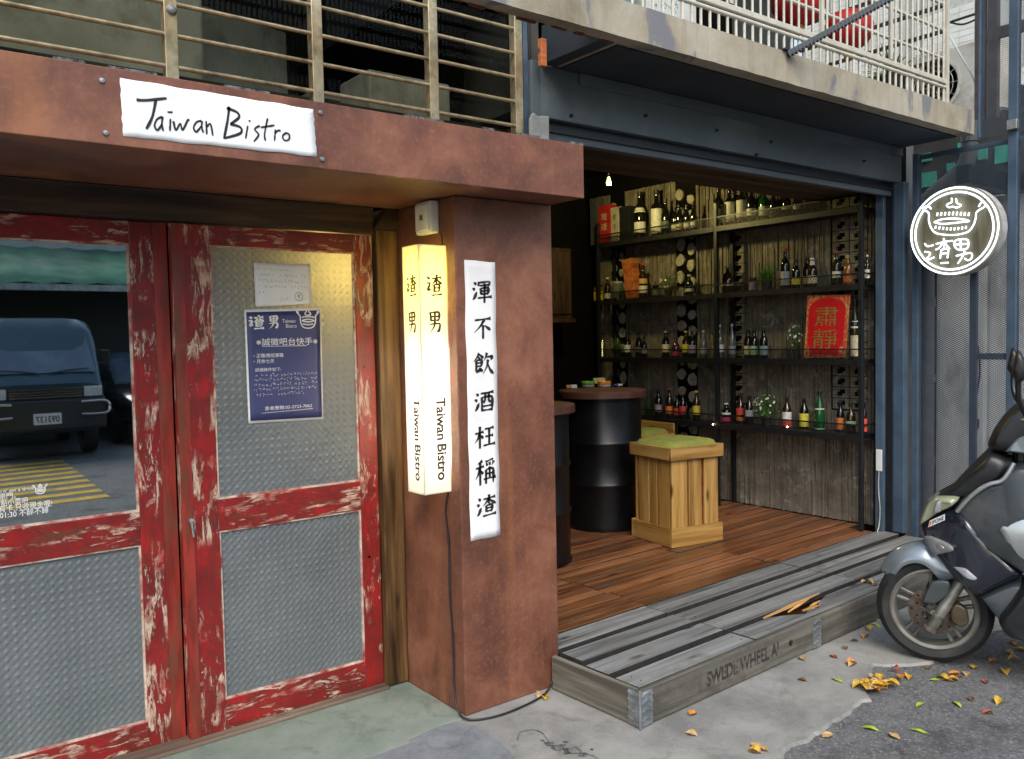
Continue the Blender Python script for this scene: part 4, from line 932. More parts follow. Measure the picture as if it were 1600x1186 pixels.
def bottle(shelf, px, ptop, prof, glass, label=None, cap='k', lab2=None, lz=(.12,.48), wpx=None, desc='', x=5.625):
    z = SH[shelf]+.0005; tp = onx(px, ptop, x); y = tp.y; h = max(.05, tp.z-z)
    ratio = {'beer':.135,'wine':.125,'sake':.125,'champ':.15,'squat':.2,'jar':.3}[prof]
    r = ratio*h if wpx is None else wpx/2*abs(onx(px+1,ptop,x).y-y)*.82
    pr = [(a_*r, b_*h) for a_,b_ in PROF[prof]]
    o = MB().lathe(pr + [(0,pr[-1][1])], (0,0,0), 16).build('bottle', GL[glass], None, smooth=50)
    o.location = (x+random.uniform(-.02,.02), y, z); o.rotation_euler = (0,0,random.uniform(0,6))
    MB().lathe([(pr[-2][0]*1.08, pr[-2][1]-.04*h), (pr[-2][0]*1.1, h), (0,h)], (0,0,0), 12).build('cap', flat('cap_'+cap, CAPN[cap], .4), o, smooth=40) if False else None
    c = MB().lathe([(pr[-2][0]*1.06, pr[-1][1]-.05*h),(pr[-1][0]*1.1, h),(0,h)], (0,0,0), 12).mesh('cap', flat('cap_'+cap, CAPN[cap], .4), smooth=40)
    co = bpy.data.objects.new('cap', c); COL.objects.link(co); co.parent = o
    if label:
        lm = MB().lathe([(r*1.012, lz[0]*h),(r*1.012, lz[1]*h)], (0,0,0), 16, cap=False).mesh('label', lab(label), smooth=60, fix=False)
        lo = bpy.data.objects.new('label', lm); COL.objects.link(lo); lo.parent = o
    if lab2:
        k_, a0, a1, rr_ = lab2
        lm = MB().lathe([(r*rr_[0]*1.02, a0*h),(r*rr_[1]*1.02, a1*h)], (0,0,0), 16, cap=False).mesh('label', lab(k_), smooth=60, fix=False)
        lo = bpy.data.objects.new('label', lm); COL.objects.link(lo); lo.parent = o
    tag(o, desc + ' on ' + PLACE[shelf], 'bottle', 'bottles on the bar rack')
    o.rotation_euler = (0,0,0)
    if label and prof in ('sake',) or desc.startswith('wine bottle with white and grey'):
        t_ = MB(); fr = lambda u,v: (-r*1.025*math.cos(u/r), r*1.025*math.sin(-u/r), v)
        char(t_, 'ya', fr, 0, (lz[0]+lz[1])/2*h+.012, r*.9, r*.9, .9); t_.build('lettering', M['ink'], o, fix=False)
    return o
B = bottle
# top shelf
B(0,1000,300,'sake','k','W','k',('W',.56,.66,(1,.75)),(.13,.36),desc='tall black bottle with white body and shoulder labels')
B(0,1024,297,'wine','k','W','k',None,(.08,.6),desc='wine bottle with white and grey label')
B(0,1039,311,'sake','k','D','k',None,(.2,.4),desc='plain unlabelled looking dark bottle beside the tall white labelled wine')
for px, pt, e in ((1053,323,'first of four'),(1063,321,'second of four'),(1071.5,320,'third of four'),(1083,318,'last of four')):
    B(0,px,pt,'beer','k','W' if px != 1063 else 'C','k',None,(.14,.36),wpx=10,desc='small dark beer bottle with pale low label, '+e+',')
B(0,1125,292,'wine','k','D','k',None,(.1,.45),desc='dark bottle with charcoal label just past the middle post')
B(0,1141,293,'wine','k','W','o',None,(.12,.62),desc='wine bottle with large white label and orange cap')
B(0,1160,288,'wine','k','W','k',None,(.17,.6),desc='broad wine bottle with square cream white label',wpx=17)
B(0,1175.6,292,'wine','k','W','k',None,(.2,.4),desc='dark bottle with short white label beside the green one',wpx=15)
B(0,1191.6,294,'wine','g','W','k',None,(.18,.46),desc='bright green bottle with white label',wpx=17)
B(0,1209,296,'sake','n','D','k',None,(.1,.3),desc='dark navy bottle with no clear label')
B(0,1228,296,'wine','k','W','k',None,(.32,.42),desc='black bottle with narrow white band',wpx=15)
B(0,1244,298,'beer','k','W','k',None,(.3,.45),desc='slim black bottle with white label at the end of the row',wpx=11)
# second shelf
B(1,937,446,'jar','w','Y','k',None,(.1,.6),desc='small jar with yellow label next to the far post')
B(1,950,434,'beer','k','W','w',None,(.12,.34),desc='dark bottle with pale label beside the yellow jar')
B(1,966,440,'jar','c',None,'s',None,desc='little clear glass jar in front of the grass plant')
B(1,1007,411,'wine','b','W','r',('A',.42,.56,(1,1)),(.16,.36),desc='amber bottle with red cap beside the leaning wooden box')
B(1,1026,445,'jar','k','D','k',None,(.2,.7),desc='small dark jar beside the white flower plant')
B(1,1076,429,'squat','k','W','s',None,(.2,.34),desc='squat black bottle with small white mark before the middle post')
B(1,1138,414,'squat','b','C','s',None,(.25,.36),desc='squat amber bottle with cream band past the middle post')
B(1,1177,434,'jar','m','V','k',None,(.1,.7),desc='short mauve cup beside the big grass plant')
B(1,1228.7,388.8,'wine','k','S','r',None,(.1,.44),wpx=15,desc='tall black bottle with silver stripe and pink neck')
B(1,1245,405,'beer','k','Y','k',None,(.14,.38),wpx=14,desc='dark beer bottle with yellow label')
B(1,1259,401,'beer','b','C','k',None,(.14,.38),wpx=14,desc='brown beer bottle with cream label behind a white capped one',x=5.66)
B(1,1269.5,403,'beer','b','C','w',('W',.7,.9,(.55,.5)),(.14,.4),wpx=15,desc='brown beer bottle with white neck and cream label')
B(1,1305,392,'wine','o','W','r',None,(.24,.42),wpx=15,desc='olive bottle with red cap and white label')
B(1,1325.7,399,'squat','w','O','y',None,(.1,.3),wpx=15,desc='orange glinting whisky bottle')
B(1,1353,398,'wine','k','W','w',None,(.2,.5),wpx=9,desc='narrow black bottle with white label in the rack end bay',x=5.6)
# third shelf
B(2,979.6,518,'beer','k','W','k',None,(.2,.48),desc='black beer bottle with white label beside the grass plant')
B(2,998,518,'beer','k','D','k',None,(.2,.4),desc='black beer bottle with no pale label, the darkest of the row')
B(2,1008,526,'beer','k','S','k',None,(.2,.42),desc='black beer bottle with small grey label')
B(2,1040,517,'beer','k','C','s',None,(.2,.5),wpx=11,desc='dark bottle with cream label and silver neck')
B(2,1054.7,527,'squat','m','P','k',None,(.1,.3),desc='squat plum coloured bottle')
B(2,1069.5,517,'beer','b','Y','y',None,(.2,.5),wpx=11,desc='brown bottle with yellow cream label between two mauve ones')
B(2,1083.5,517,'beer','k','V','k',None,(.18,.48),wpx=11,desc='dark bottle with mauve label')
B(2,1099,516,'sake','c','S','s',None,(.15,.35),wpx=11,desc='clear slim bottle just before the middle post')
B(2,1125,507,'sake','c','W','s',None,(.18,.4),wpx=14,desc='clear bottle with white label just past the middle post')
B(2,1144.4,506,'sake','c','B','s',None,(.12,.36),wpx=11,desc='clear bottle with pale blue label')
B(2,1167,514,'beer','k','C','k',None,(.12,.42),wpx=12,desc='black beer bottle with beige label half behind the green labelled one',x=5.66)
B(2,1176.8,514,'beer','k','G','k',None,(.12,.42),wpx=13,desc='black beer bottle with green label')
B(2,1195,513,'beer','k','B','k',None,(.12,.42),wpx=13,desc='black beer bottle with blue grey label')
B(2,1334.7,468,'sake','o','C','k',('W',.52,.64,(1,.8)),(.05,.4),wpx=16,desc='big rice wine bottle with cream label beside the red sign')
# lowest shelf
B(3,1029.7,608,'beer','k','V','k',None,(.2,.46),wpx=11,desc='black beer bottle with lilac label')
B(3,1046,606,'beer','b','O','r',None,(.15,.4),wpx=11,desc='brown beer bottle with red cap and orange label')
B(3,1057,617,'beer','k','R','k',None,(.15,.45),wpx=9,desc='small dark bottle with red label, first of two')
B(3,1067,614,'beer','k','R','r',None,(.2,.5),wpx=10,desc='small dark bottle with red label and red cap')
B(3,1090,610,'beer','b','Y','y',None,(.2,.5),wpx=11,desc='brown bottle with yellow slanted label before the middle post')
B(3,1133,630,'beer','k','P','w',('W',.42,.52,(1,1)),(.06,.28),wpx=14,desc='dark bottle with white and magenta label')
B(3,1154.5,616,'beer','b','R','k',('O',.1,.26,(1,1)),(.3,.54),wpx=13,desc='brown bottle with bright red label')
B(3,1171.7,617,'beer','k','S','k',None,(.28,.5),wpx=13,desc='dark bottle with pale grey label beside the white flower bush')
B(3,1230.8,620,'beer','b','W','k',('R',.06,.26,(1,1)),(.28,.52),wpx=15,desc='brown bottle with white and red label')
B(3,1254,622,'beer','k','Y','k',None,(.08,.5),wpx=15,desc='dark bottle with broad yellow label')
B(3,1279,612,'champ','g','G','g' if 0 else 'k',('C',.54,.57,(.88,.84)),(.03,.06),wpx=18,desc='large green sparkling wine bottle')
B(3,1311,627,'beer','k','O','k',None,(.08,.46),wpx=13,desc='dark bottle with orange label')
B(3,1329,630,'squat','b','G','k',None,(.3,.4),wpx=17,desc='squat brown bottle with green band')
B(3,1353,628,'beer','k','R','k',None,(.1,.5),wpx=9,desc='narrow dark bottle with red label in the rack end bay',x=5.6)

def carton(px0, px1, ptop, shelf, mat, name, label, tilt=0, deco=None, x=5.62, d=.09):
    a_ = onx(px0, ptop, x); b_ = onx(px1, ptop, x); z = SH[shelf]+.0005; yc = (a_.y+b_.y)/2; wy = abs(a_.y-b_.y); h = a_.z-z
    t = thing(name, label, 'box', (x,yc,z)); o = box('carton', mat, t, x-d/2, x+d/2, yc-wy/2, yc+wy/2, z, z+h, .003)
    box('lid', mat, t, x-d/2-.0015, x+d/2+.0015, yc-wy/2-.0015, yc+wy/2+.0015, z+h*.86, z+h+.001)
    if deco:
        m_ = MB(); fr = lambda u,v: (x-d/2-.003,-u,v)
        for i, k_ in enumerate(deco): char(m_, k_, fr, -yc, z+h*(.7-.26*i), wy*.55, h*.2, .9)
        m_.build('lettering', M['ink'] if mat is not MATS.get('red_carton') else lab('C'), t, fix=False)
    t.rotation_euler = (tilt,0,0)
    return t
carton(940.5,958,323,0,flat('red_carton', (.42,.02,.025), .5),'gift_box','bright red tall gift box on the top shelf',deco=('ya','zha'))
carton(959.5,971,326,0,flat('cream_carton', (.42,.38,.28), .6),'gift_box','cream tall gift box with brushed writing on the top shelf',deco=('nan','bu'))
carton(973,989,325,0,flat('black_carton', (.015,.016,.018), .4),'gift_box','black tall gift box on the top shelf beside the cream one')
carton(927,938,312,0,flat('grey_carton', (.06,.065,.07), .5),'gift_box','dark grey tall gift box on the top shelf next to the far post')
carton(983,998,405,1,M['redwood'],'wooden_box','leaning reddish wooden bottle box on the second shelf',tilt=-.14)
tb2 = onx(941.6,523,5.62)
gl_ = thing('glass_lantern', 'slim glass lantern with lit beads on the third shelf', 'lantern', (5.62,tb2.y,SH[2]))
MB().lathe([(.028,0),(.028,.14),(.02,.165),(0,.175)], (5.62,tb2.y,SH[2]+.0005), 14).build('glass', m_clear('lantern_glass', (.75,.78,.7), .08), gl_, smooth=50)
for i in range(9): MB().lathe([(0,-.005),(.006,0),(0,.005)], (5.612,tb2.y,SH[2]+.012+.016*i), 6).build('bead', emit('bead_glow', (1,.8,.3), 1.6) if 'bead_glow' not in MATS else MATS['bead_glow'], gl_)
def onshelf(px, shelf, x=5.62): p = onx(px, 500, x); return (x, p.y, SH[shelf]+.0005)
grass_pot('bushy green grass pot on the second shelf beside the wooden box', onshelf(973,1), .17, .09, 150, 1)
t = grass_pot('large bushy grass pot on the second shelf', onshelf(1198,1), .27, .115, 260, 2)
grass_pot('green grass pot on the third shelf', onshelf(964,2), .22, .10, 170, 3)
grass_pot('dark grass pot on the lowest shelf near the bench', onshelf(1012,3), .17, .09, 140, 5, G2)
bush_pot('white flowering plant on the second shelf', onshelf(1045,1), .19, .085, 220, 26, 6)
bush_pot('small white flowering plant beside the red sign', onshelf(1243,2), .24, .062, 230, 30, 7)
bush_pot('round white flowering bush on the lowest shelf', onshelf(1197,3), .235, .112, 620, 46, 8)

# red sign board with gold characters
q4 = [onx(*c, 5.535) for c in ((1256,559),(1320,559),(1328,460),(1262,462))]
rsn = thing('red_sign', 'red board with gold border and gold characters standing on the third shelf', 'sign', (5.53,q4[0].y,SH[2]))
M['sign_red'] = flat('sign_red', (.52,.012,.018), .35, 0, .08, 10); M['gold'] = flat('gold_leaf', (.42,.26,.07), .4, .5, .25, 60, .2)
rq = [Vector(v) for v in q4]; cc_ = sum(rq, Vector())/4
M['goldred'] = flat('gold_flecked_red', (.5,.06,.03), .45, 0, .2, 40, dirt=(.5,.33,.1), dscale=60, dlo=.5, dhi=.56)
def slabq(name, quad, x0, x1, mat, par): return MB().prism([(v.y,v.z) for v in quad], lambda p:(x0,p[0],p[1]), lambda p:(x1,p[0],p[1])).build(name, mat, par)
slabq('board', rq, 5.535, 5.547, M['goldred'], rsn)
def bil(u, v, x): 
    p = rq[0]*(1-u)*(1-v)+rq[1]*u*(1-v)+rq[2]*u*v+rq[3]*(1-u)*v; return (x, p.y, p.z)
ar = [(.07,.24),(.16,.14),(.16,.05),(.84,.05),(.84,.14),(.93,.24),(.93,.78)] + [(.5+.43*math.cos(a_), .78+.18*math.sin(a_)) for a_ in [math.pi*i/12 for i in range(1,12)]] + [(.07,.78)]
MB().prism(ar, lambda p:bil(p[0],p[1],5.5349), lambda p:bil(p[0],p[1],5.532)).build('red_panel', M['sign_red'], rsn)
g_ = MB()
fr = lambda u,v: bil(u,v,5.5305)
put_text(g_, '肅', fr, .5, .665, .34, .56); put_text(g_, '靜', fr, .5, .30, .34, .60)
g_.build('lettering', M['gold'], rsn, fix=False)

# ------------------------------------------------------------------ plank deck
DA = R(2.3); DEX = Vector((math.cos(DA), math.sin(DA), 0)); DEY = Vector((-math.sin(DA), math.cos(DA), 0)); DO = Vector((2.375,2.316,0))
dk = thing('plank_deck', 'low wooden deck of grey front planks and brown inner planks', 'deck', DO); dk.rotation_euler = (0,0,DA)
M['gap_shade'] = flat('shade_plank_edge', (.02,.018,.015), .9, 0, .3, 20)
def gap_shade(o):      # shade of the gaps, painted near-black onto the plank sides
    o.data.materials.append(M['gap_shade'])
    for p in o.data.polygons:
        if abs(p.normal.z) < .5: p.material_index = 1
def dbox(name, mat, u0, u1, v0, v1, z0, z1, bev=.003, jit=True):
    o = MB().box(-(u1-u0)/2,(u1-u0)/2,-(v1-v0)/2,(v1-v0)/2,0,z1-z0).build(name, mat, None, bevel=bev)
    if name == 'plank': gap_shade(o)
    o.parent = dk; o.location = ((u0+u1)/2,(v0+v1)/2,z0)
    if jit: o.rotation_euler = (random.uniform(-.004,.004), random.uniform(-.0015,.0015), random.uniform(-.003,.003)); o.location.z += random.uniform(-.003,.002)
    return o
def hi(v):   # planks stop at the pillar flank and at the side walls
    return 0.055 if v > .47 else .03
rows_g = [(.034,.166),(.206,.338),(.378,.512),(.554,.700)]
rows_b = [(.712+.093*i, .712+.093*i+.087) for i in range(33)]
seams = [.03,.825,2.05,3.28]
for v0, v1 in rows_g:
    for i, (u0, u1) in enumerate(zip(seams, seams[1:])):
        if i == 1 and v0 < .05: continue
        dbox('plank', M['plank_g'], (.055 if i == 0 and v1 > .5 else u0)+.004, u1-.004, v0, v1, .118, .15)
for k, (v0, v1) in enumerate(rows_b):
    cuts = [.075, .84+.012*(k%3), 2.02+.22*((k//2)%3-1)*(k>5), 3.24 - .04*(v0 > .8)]
    if v0 > 3.55: break
    for i, (u0, u1) in enumerate(zip(cuts, cuts[1:])):
        uu0 = u0 + v0*math.tan(DA) if i == 0 else u0
        uu1 = min(u1, 3.372 - 0.0 + v0*math.tan(DA) - .012) if i == 2 else u1
        if i == 2: uu1 = (5.745-2.375)/math.cos(DA) - .02 + v0*math.tan(DA)*.98 if v0 > .83 else 3.22
        dbox('plank', M['plank_b'], uu0+.003, uu1-.003, v0, v1, .118, .15)
# split plank with a splintered hole
sp = [(.829,.032),(2.046,.032),(2.046,.166),(1.66,.166),(1.60,.150),(1.52,.128),(1.45,.082),(1.38,.098),(1.31,.076),(1.22,.128),(1.14,.164),(.829,.166)]
MB().prism(sp, lambda p:(p[0],p[1],.118), lambda p:(p[0],p[1],.15)).build('split_plank', M['plank_g'], None, bevel=.002).parent = dk; gap_shade(bpy.data.objects['split_plank'])
rr = random.Random(2)
for a_, b_, w_ in (((1.13,.196),(1.62,.180),.022),((1.30,.165),(1.50,.168),.012),((1.37,.128),(1.47,.092),.022),((1.46,.14),(1.54,.128),.016)):
    m_ = MB(); A = Vector((*a_,.142)); Bv = Vector((*b_,.156+rr.uniform(0,.012))); d = (Bv-A); s_ = Vector((-d.y,d.x,0)).normalized()*w_/2
    m_.add([A+s_*.3,A-s_*.3,(A+Bv)/2-s_,Bv,(A+Bv)/2+s_*1.1]+[p-Vector((0,0,.006)) for p in (A+s_*.3,A-s_*.3,(A+Bv)/2-s_,Bv,(A+Bv)/2+s_*1.1)], [(0,1,2,3,4),(9,8,7,6,5)]+[(i,(i+1)%5,5+(i+1)%5,5+i) for i in range(5)])
    m_.build('splinter', M['rawwood'], None).parent = dk
dbox('front_board', M['collar'], 0, 1.285, .0, .026, .004, .152, .004, False)
dbox('front_board', M['collar'], 1.290, 3.22, .0, .026, .004, .152, .004, False)
dbox('side_board', M['collar_y'], 0, .026, .0265, .515, .004, .150, .004, False)
for v in (.3,.62,1.2,1.9,2.6,3.3): dbox('joist', M['plank_b'], .1, 3.2, v-.02, v+.02, .001, .113, 0, False)
def hinge(parent_name, u, onside=False):
    m_ = MB()
    if not onside: m_.box(u-.035,u+.035,-.004,-.0005,.006,.146)
    else: m_.box(-.004,-.0005,u-.0,u+.06,.006,.146)
    for z in (.03,.065,.10,.13):
        for k in (0,1):
            if not onside: m_.obox((u-.017+.034*k,-.006,z+.004),(.017,.003,.004),Matrix.Rotation(.35*(1 if k else -1),3,'Y'))
            else: m_.obox((-.006,u+.015+.03*k,z+.004),(.003,.015,.004),Matrix.Rotation(.35*(1 if k else -1),3,'X'))
    o = m_.build('hinge_plate', M['galv'], None, bevel=.001); o.parent = dk; return o
MB().box(.03,3.2,.03,1.2,.0005,.0015).build('under_deck_shade', flat('under_deck_shade', (.022,.018,.014), .95, 0, .4, 20), None).parent = dk  # dark sheet added so the hole and void under the planks read as shade
hinge('h', .036); hinge('h', 1.2875); hinge('h', .0, True)
pin = MB(); pin.tube([(-.005,-.005,.004),(-.005,-.005,.154)], .007, 8); o = pin.build('hinge_pin', M['galv'], None, smooth=50); o.parent = dk
stn = MB(); put_text(stn, 'SWEDE WHEEL AL', lambda u,v:(u,-.0012,v), .70, .083, .085, .56, .035)
o = stn.build('stencil', flat('faded_stencil_ink', (.03,.028,.025), .9, 0, .3, 30, 0, dirt=(.14,.125,.1), dscale=30, dlo=.5, dhi=.62), None, fix=False); o.parent = dk
MB().lathe([(0,-.0013),(.016,-.0013)], (1.06,0,.085), 12, 'y').build('stencil_dot', MATS['faded_stencil_ink'], None).parent = dk
nl = MB()
for i, s in enumerate(seams[:3]):
    for v0, v1 in rows_g:
        for du in ((.06,) if i == 0 else (-.05,.05)):
            for vv in (v0+.04, v1-.04): nl.lathe([(0,.1512),(.0035,.1510),(.004,.150)], (s+du,vv,0), 6)
nl.build('nail', flat('nail_steel', (.05,.045,.04), .6, .4), None, kind='stuff').parent = dk

# ------------------------------------------------------------------ drums and stools
def drum(label, cx_, cy_, z0=.152, hgt=.93):
    t = thing('oil_drum', label, 'drum table', (cx_,cy_,z0)); r = .285
    pr = [(0,0),(r+.004,0),(r+.008,.006),(r+.008,.016),(r,.022)]
    for zc in (hgt*.345,hgt*.66): pr += [(r,zc-.02),(r+.008,zc-.008),(r+.010,zc),(r+.008,zc+.008),(r,zc+.02)]
    pr += [(r,hgt-.02),(r+.008,hgt-.014),(r+.008,hgt-.004),(r,hgt),(r-.01,hgt-.01),(0,hgt-.01)]
    MB().lathe(pr, (cx_,cy_,z0), 48).build('barrel', M['drum'], t, smooth=50)
    MB().lathe([(0,0),(r+.035,0),(r+.042,.004),(r+.042,.046),(r+.036,.052),(0,.052)], (cx_,cy_,z0+hgt+.001), 48).build('table_top', M['tabletop'], t, smooth=40)
    return (cx_,cy_,z0+hgt+.0535)
def drum_center(px, py, r=.285):
    p = onz(px, py, .15); d = Vector((p.x,p.y,0)).normalized(); c = p + d*r; return c.x, c.y
c1 = drum_center(944,832); c2 = drum_center(822,894)
T1 = drum('black oil drum table with ashtrays standing behind the other drum', *c1, hgt=.95)
T2 = drum('black oil drum table with bare top beside the rusty pillar', *c2)
def ashtray(label, px, py, col, name):
    p = onz(px, py, T1[2]); t = thing('ashtray', label, 'ashtray', (p.x,p.y,T1[2]))
    MB().lathe([(0,.001),(.046,.001),(.052,.006),(.054,.012),(.05,.013)], (p.x,p.y,T1[2]), 20).build('base', M['white_plastic'], t, smooth=40)
    MB().lathe([(0,.014),(.05,.0145),(.055,.02),(.055,.038),(.05,.042),(.045,.036),(.042,.02),(0,.018)], (p.x,p.y,T1[2]), 20).build('bowl', flat(name, col, .35), t, smooth=40)
    for k in range(3):
        a_ = k*2.09; MB().bar((p.x+math.cos(a_)*.04,p.y+math.sin(a_)*.04,T1[2]+.041),(p.x+math.cos(a_)*.058,p.y+math.sin(a_)*.058,T1[2]+.041),.012,.006).build('rest', MATS[name], t)
ashtray('green plastic ashtray on the oil drum table', 919, 604, (.12,.32,.03), 'green_ashtray')
ashtray('orange plastic ashtray on the oil drum table', 944, 604, (.7,.25,.02), 'orange_ashtray')
def tb_box(name, label, px, py, hx, hy, hz, mat, mat2, cat, rot=.3):
    p = onz(px, py, T1[2]); t = thing(name, label, cat, (p.x,p.y,T1[2]+.0005)); Mx = Matrix.Rotation(rot,3,'Z'); c = p+Vector((0,0,hz+.0005))
    MB().obox(c,(hx,hy,hz),Mx).build('body', mat, t, bevel=.002); MB().obox(c+Mx@Vector((hx*.45,-.0008,0)),(hx*.5,hy,hz*.999+.0008),Mx).build('band', mat2, t); return t
tb_box('cigarette_pack', 'small white and orange cigarette pack on the oil drum', 893, 606, .042, .014, .011, flat('pack_orange', (.6,.28,.06), .5), M['white_plastic'], 'pack', -.55)
tb_box('tissue_box', 'small cream box behind the orange ashtray', 936, 599, .05, .02, .022, flat('cream_box', (.62,.5,.33), .6), flat('cream_box', (.62,.5,.33), .6), 'box', -.5)
tb_box('marker_pen', 'small blue and white marker pen on the oil drum table', 966, 602.5, .036, .006, .006, flat('pen_blue', (.05,.05,.4), .4), M['white_plastic'], 'pen', -.5)

def cushion(mb_name, par, w_, d, z0, h_, mat):
    n = 14; mb = MB()
    def fn(u, v):
        a_, b_ = u*2-1, v*2-1; e = (1-abs(a_)**6)*(1-abs(b_)**6); x = a_*w_/2*(1-.04*abs(b_)**8); y = b_*d/2*(1-.04*abs(a_)**8)
        return (x, y, z0+h_*(.25+.75*max(0,e)**.35) + .003*math.sin(a_*4+b_*3))
    mb.grid(n, n, fn); mb.grid(n, n, lambda u,v:(lambda p:(p[0],p[1],z0))(fn(u,v)))
    return mb.build(mb_name, mat, par, smooth=70)
M['velvet'] = flat('green_velvet', (.2,.215,.04), .9, 0, .15, 14, .3)
def stool(label, x, y, rot, base=.44, hgt=.66, z0=.153):
    t = thing('crate_stool', label, 'stool', (0,0,0)); h2 = base/2; bw_ = h2-.022; th = .02
    for s_ in (-1,1):
        box('base_board', M['pine_x'], t, -h2, h2, *sorted((s_*h2, s_*(h2-th))), 0, .125, .003)
        box('top_board', M['pine_x'], t, -h2-.006, h2+.006, *sorted((s_*(h2+.006), s_*(h2-.016))), hgt-.085, hgt, .003)
        box('base_board', M['pine_y'], t, *sorted((s_*h2, s_*(h2-th))), -h2+th+.0005, h2-th-.0005, 0, .122, .003)
        box('top_board', M['pine_y'], t, *sorted((s_*(h2+.006), s_*(h2-.016))), -h2+.0165, h2-.0165, hgt-.084, hgt-.001, .003)
        W2 = 2*bw_
        for a_, b_ in ((0,.33),(.365,.635),(.70,1.0)):
            box('slat', M['pine_z'], t, -bw_+W2*a_, -bw_+W2*b_, *sorted((s_*bw_, s_*(bw_-.016))), .05, hgt-.02, .002)
        for a_, b_ in ((.05,.36),(.40,.60),(.64,.95)):
            box('slat', M['pine_z'], t, *sorted((s_*(bw_-.001), s_*(bw_-.017))), -bw_+.0165+(W2-.033)*a_, -bw_+.0165+(W2-.033)*b_, .05, hgt-.02, .002)
    box('core', M['redwood'], t, -bw_+.03, bw_-.03, -bw_+.03, bw_-.03, .01, hgt-.03)
    cushion('cushion', t, base-.02, base-.02, hgt-.02, .055, M['velvet'])
    t.location = (x,y,z0); t.rotation_euler = (0,0,rot); return t
st1 = onz(1050,858,.15); ra = R(-9); ex_ = Vector((math.cos(ra),math.sin(ra),0)); ey_ = Vector((-math.sin(ra),math.cos(ra),0)); cc = st1+ex_*.22+ey_*.22
stool('square yellow pine crate stool with olive green cushion on the deck', cc.x, cc.y, ra)
# bench seat behind the drum
b2 = thing('bench_seat', 'low wooden bench with green cushion and rounded side boards behind the stool', 'bench', (0,0,0))
box('side_board', M['redwood'], b2, -.26,.26,-.24,-.222,.0,.60,.01); box('side_board', M['pine_x'], b2, -.26,.28,.222,.24,.0,.68,.02)
box('end_board', M['pine_y'], b2, .262,.28,-.22,.22,.0,.68,.006); box('end_board', M['pine_y'], b2, -.26,-.242,-.22,.22,.0,.55,.006); box('seat', M['redwood'], b2, -.24,.26,-.22,.22,.55,.57)
c_ = cushion('cushion', b2, .49, .43, .571, .07, M['velvet']); c_.location = (.01,0,0)
b2.location = (4.98,4.92,.153); b2.rotation_euler = (0,0,R(-6))

# ------------------------------------------------------------------ mesh fence beside the bar
XF = 5.735
fn_ = thing('mesh_fence', 'blue grey steel fence of expanded mesh beside the bar opening', 'fence', (XF,2.4,0))
for y, w_ in ((2.94,.04),(2.33,.055),(1.75,.05),(1.15,.05)): box('post', M['steel_blue'], fn_, XF-.02, XF+.03, y-w_/2, y+w_/2, .0, 2.74 if y > 2.6 else 4.2, .003)
y5 = onx(1519,600,XF).y; z5 = onx(1540,557,XF).z
box('stile', M['steel_blue'], fn_, XF+.004, XF+.03, y5-.022, y5+.022, .60, 2.10, .002)
box('rail', M['steel_blue'], fn_, XF+.005, XF+.028, 2.36, y5-.0225, z5-.02, z5+.02, .002); box('rail', M['steel_blue'], fn_, XF+.005, XF+.028, 2.36, y5-.0225, .60, .64, .002)
for z in (.10,2.70): box('rail', M['steel_blue'], fn_, XF+.004, XF+.03, 1.78, 2.30, z, z+.035); box('rail', M['steel_blue'], fn_, XF+.004, XF+.03, 2.36, 2.918, z, z+.03)
def expanded(name, y0, y1, z0, z1, pitch_y=.026, slope=.5, r=.0016, par=fn_, x=None):
    x = XF-.004 if x is None else x; mb = MB(); Ly, Lz = y1-y0, z1-z0
    k = -int(Lz/slope/pitch_y)-1
    while k*pitch_y < Ly:
        for sgn in (1,-1):
            # line y = y0 + k*pitch + t ; z = z0 + slope*t
            ta, tb = max(0,-k*pitch_y), min(Lz/slope, Ly-k*pitch_y)
            if tb-ta > .01:
                ya, yb = k*pitch_y+ta, k*pitch_y+tb
                if sgn < 0: ya, yb = Ly-ya, Ly-yb
                mb.bar((x+.001*sgn,y0+ya,z0+ta*slope),(x+.001*sgn,y0+yb,z0+tb*slope),r*1.5,r,(1,0,0))
        k += 1
    return mb.build(name, M['meshsteel'], par, fix=False, kind='stuff')
M['meshsteel'] = flat('mesh_paint', (.055,.075,.10), .5, 0, .15, 20)
expanded('mesh_panel', 2.36, 2.92, .14, 2.72); expanded('mesh_panel', 1.78, 2.30, .14, 2.72); expanded('mesh_panel', 1.2, 1.72, .14, 4.1)
expanded('mesh_panel', 1.78, 2.30, 2.76, 4.1); expanded('mesh_panel', 2.36, 2.523, 2.76, 4.1)
box('post', M['steel_blue'], fn_, XF-.02, XF+.03, 2.545-.02, 2.545-.0045, 2.76, 4.2, .003)
box('lamp_bracket', M['galv'], fn_, XF-.06, XF-.021, 2.29, 2.35, 2.77, 2.83, .004)

# neon sign
sx = 5.60
cen = onx(1490,361,sx); NR = .285
ns = thing('neon_sign', 'round wooden sign with white neon bowl and characters on the mesh fence', 'neon sign', (sx,cen.y,cen.z))
MB().lathe([(NR,.012),(NR,.095),(0,.095)], (sx,cen.y,cen.z), 64, 'x').build('rim', flat('sign_rim_metal', (.42,.42,.41), .55, .2, .2, 16, .1), ns, smooth=40)
MB().lathe([(0,.008),(NR,.008),(NR+.001,.0115),(0,.0115)], (sx,cen.y,cen.z), 64, 'x').build('face_board', wood('sign_board_wood', (.075,.068,.04), (.13,.12,.075), (.19,.178,.12), 'z', 14, .6), ns, smooth=40)
M['neon'] = emit('neon_white', (.78,.87,1.0), 1.35)
def ntube(pts, r=.0048, closed=False, name='neon_tube'):
    P3 = [onx(1300+a_/4.56, 220+b_/4.56, sx-.010) for a_,b_ in pts]
    MB().tube(P3, r, 8).build(name, M['neon'], ns, smooth=60, fix=False)
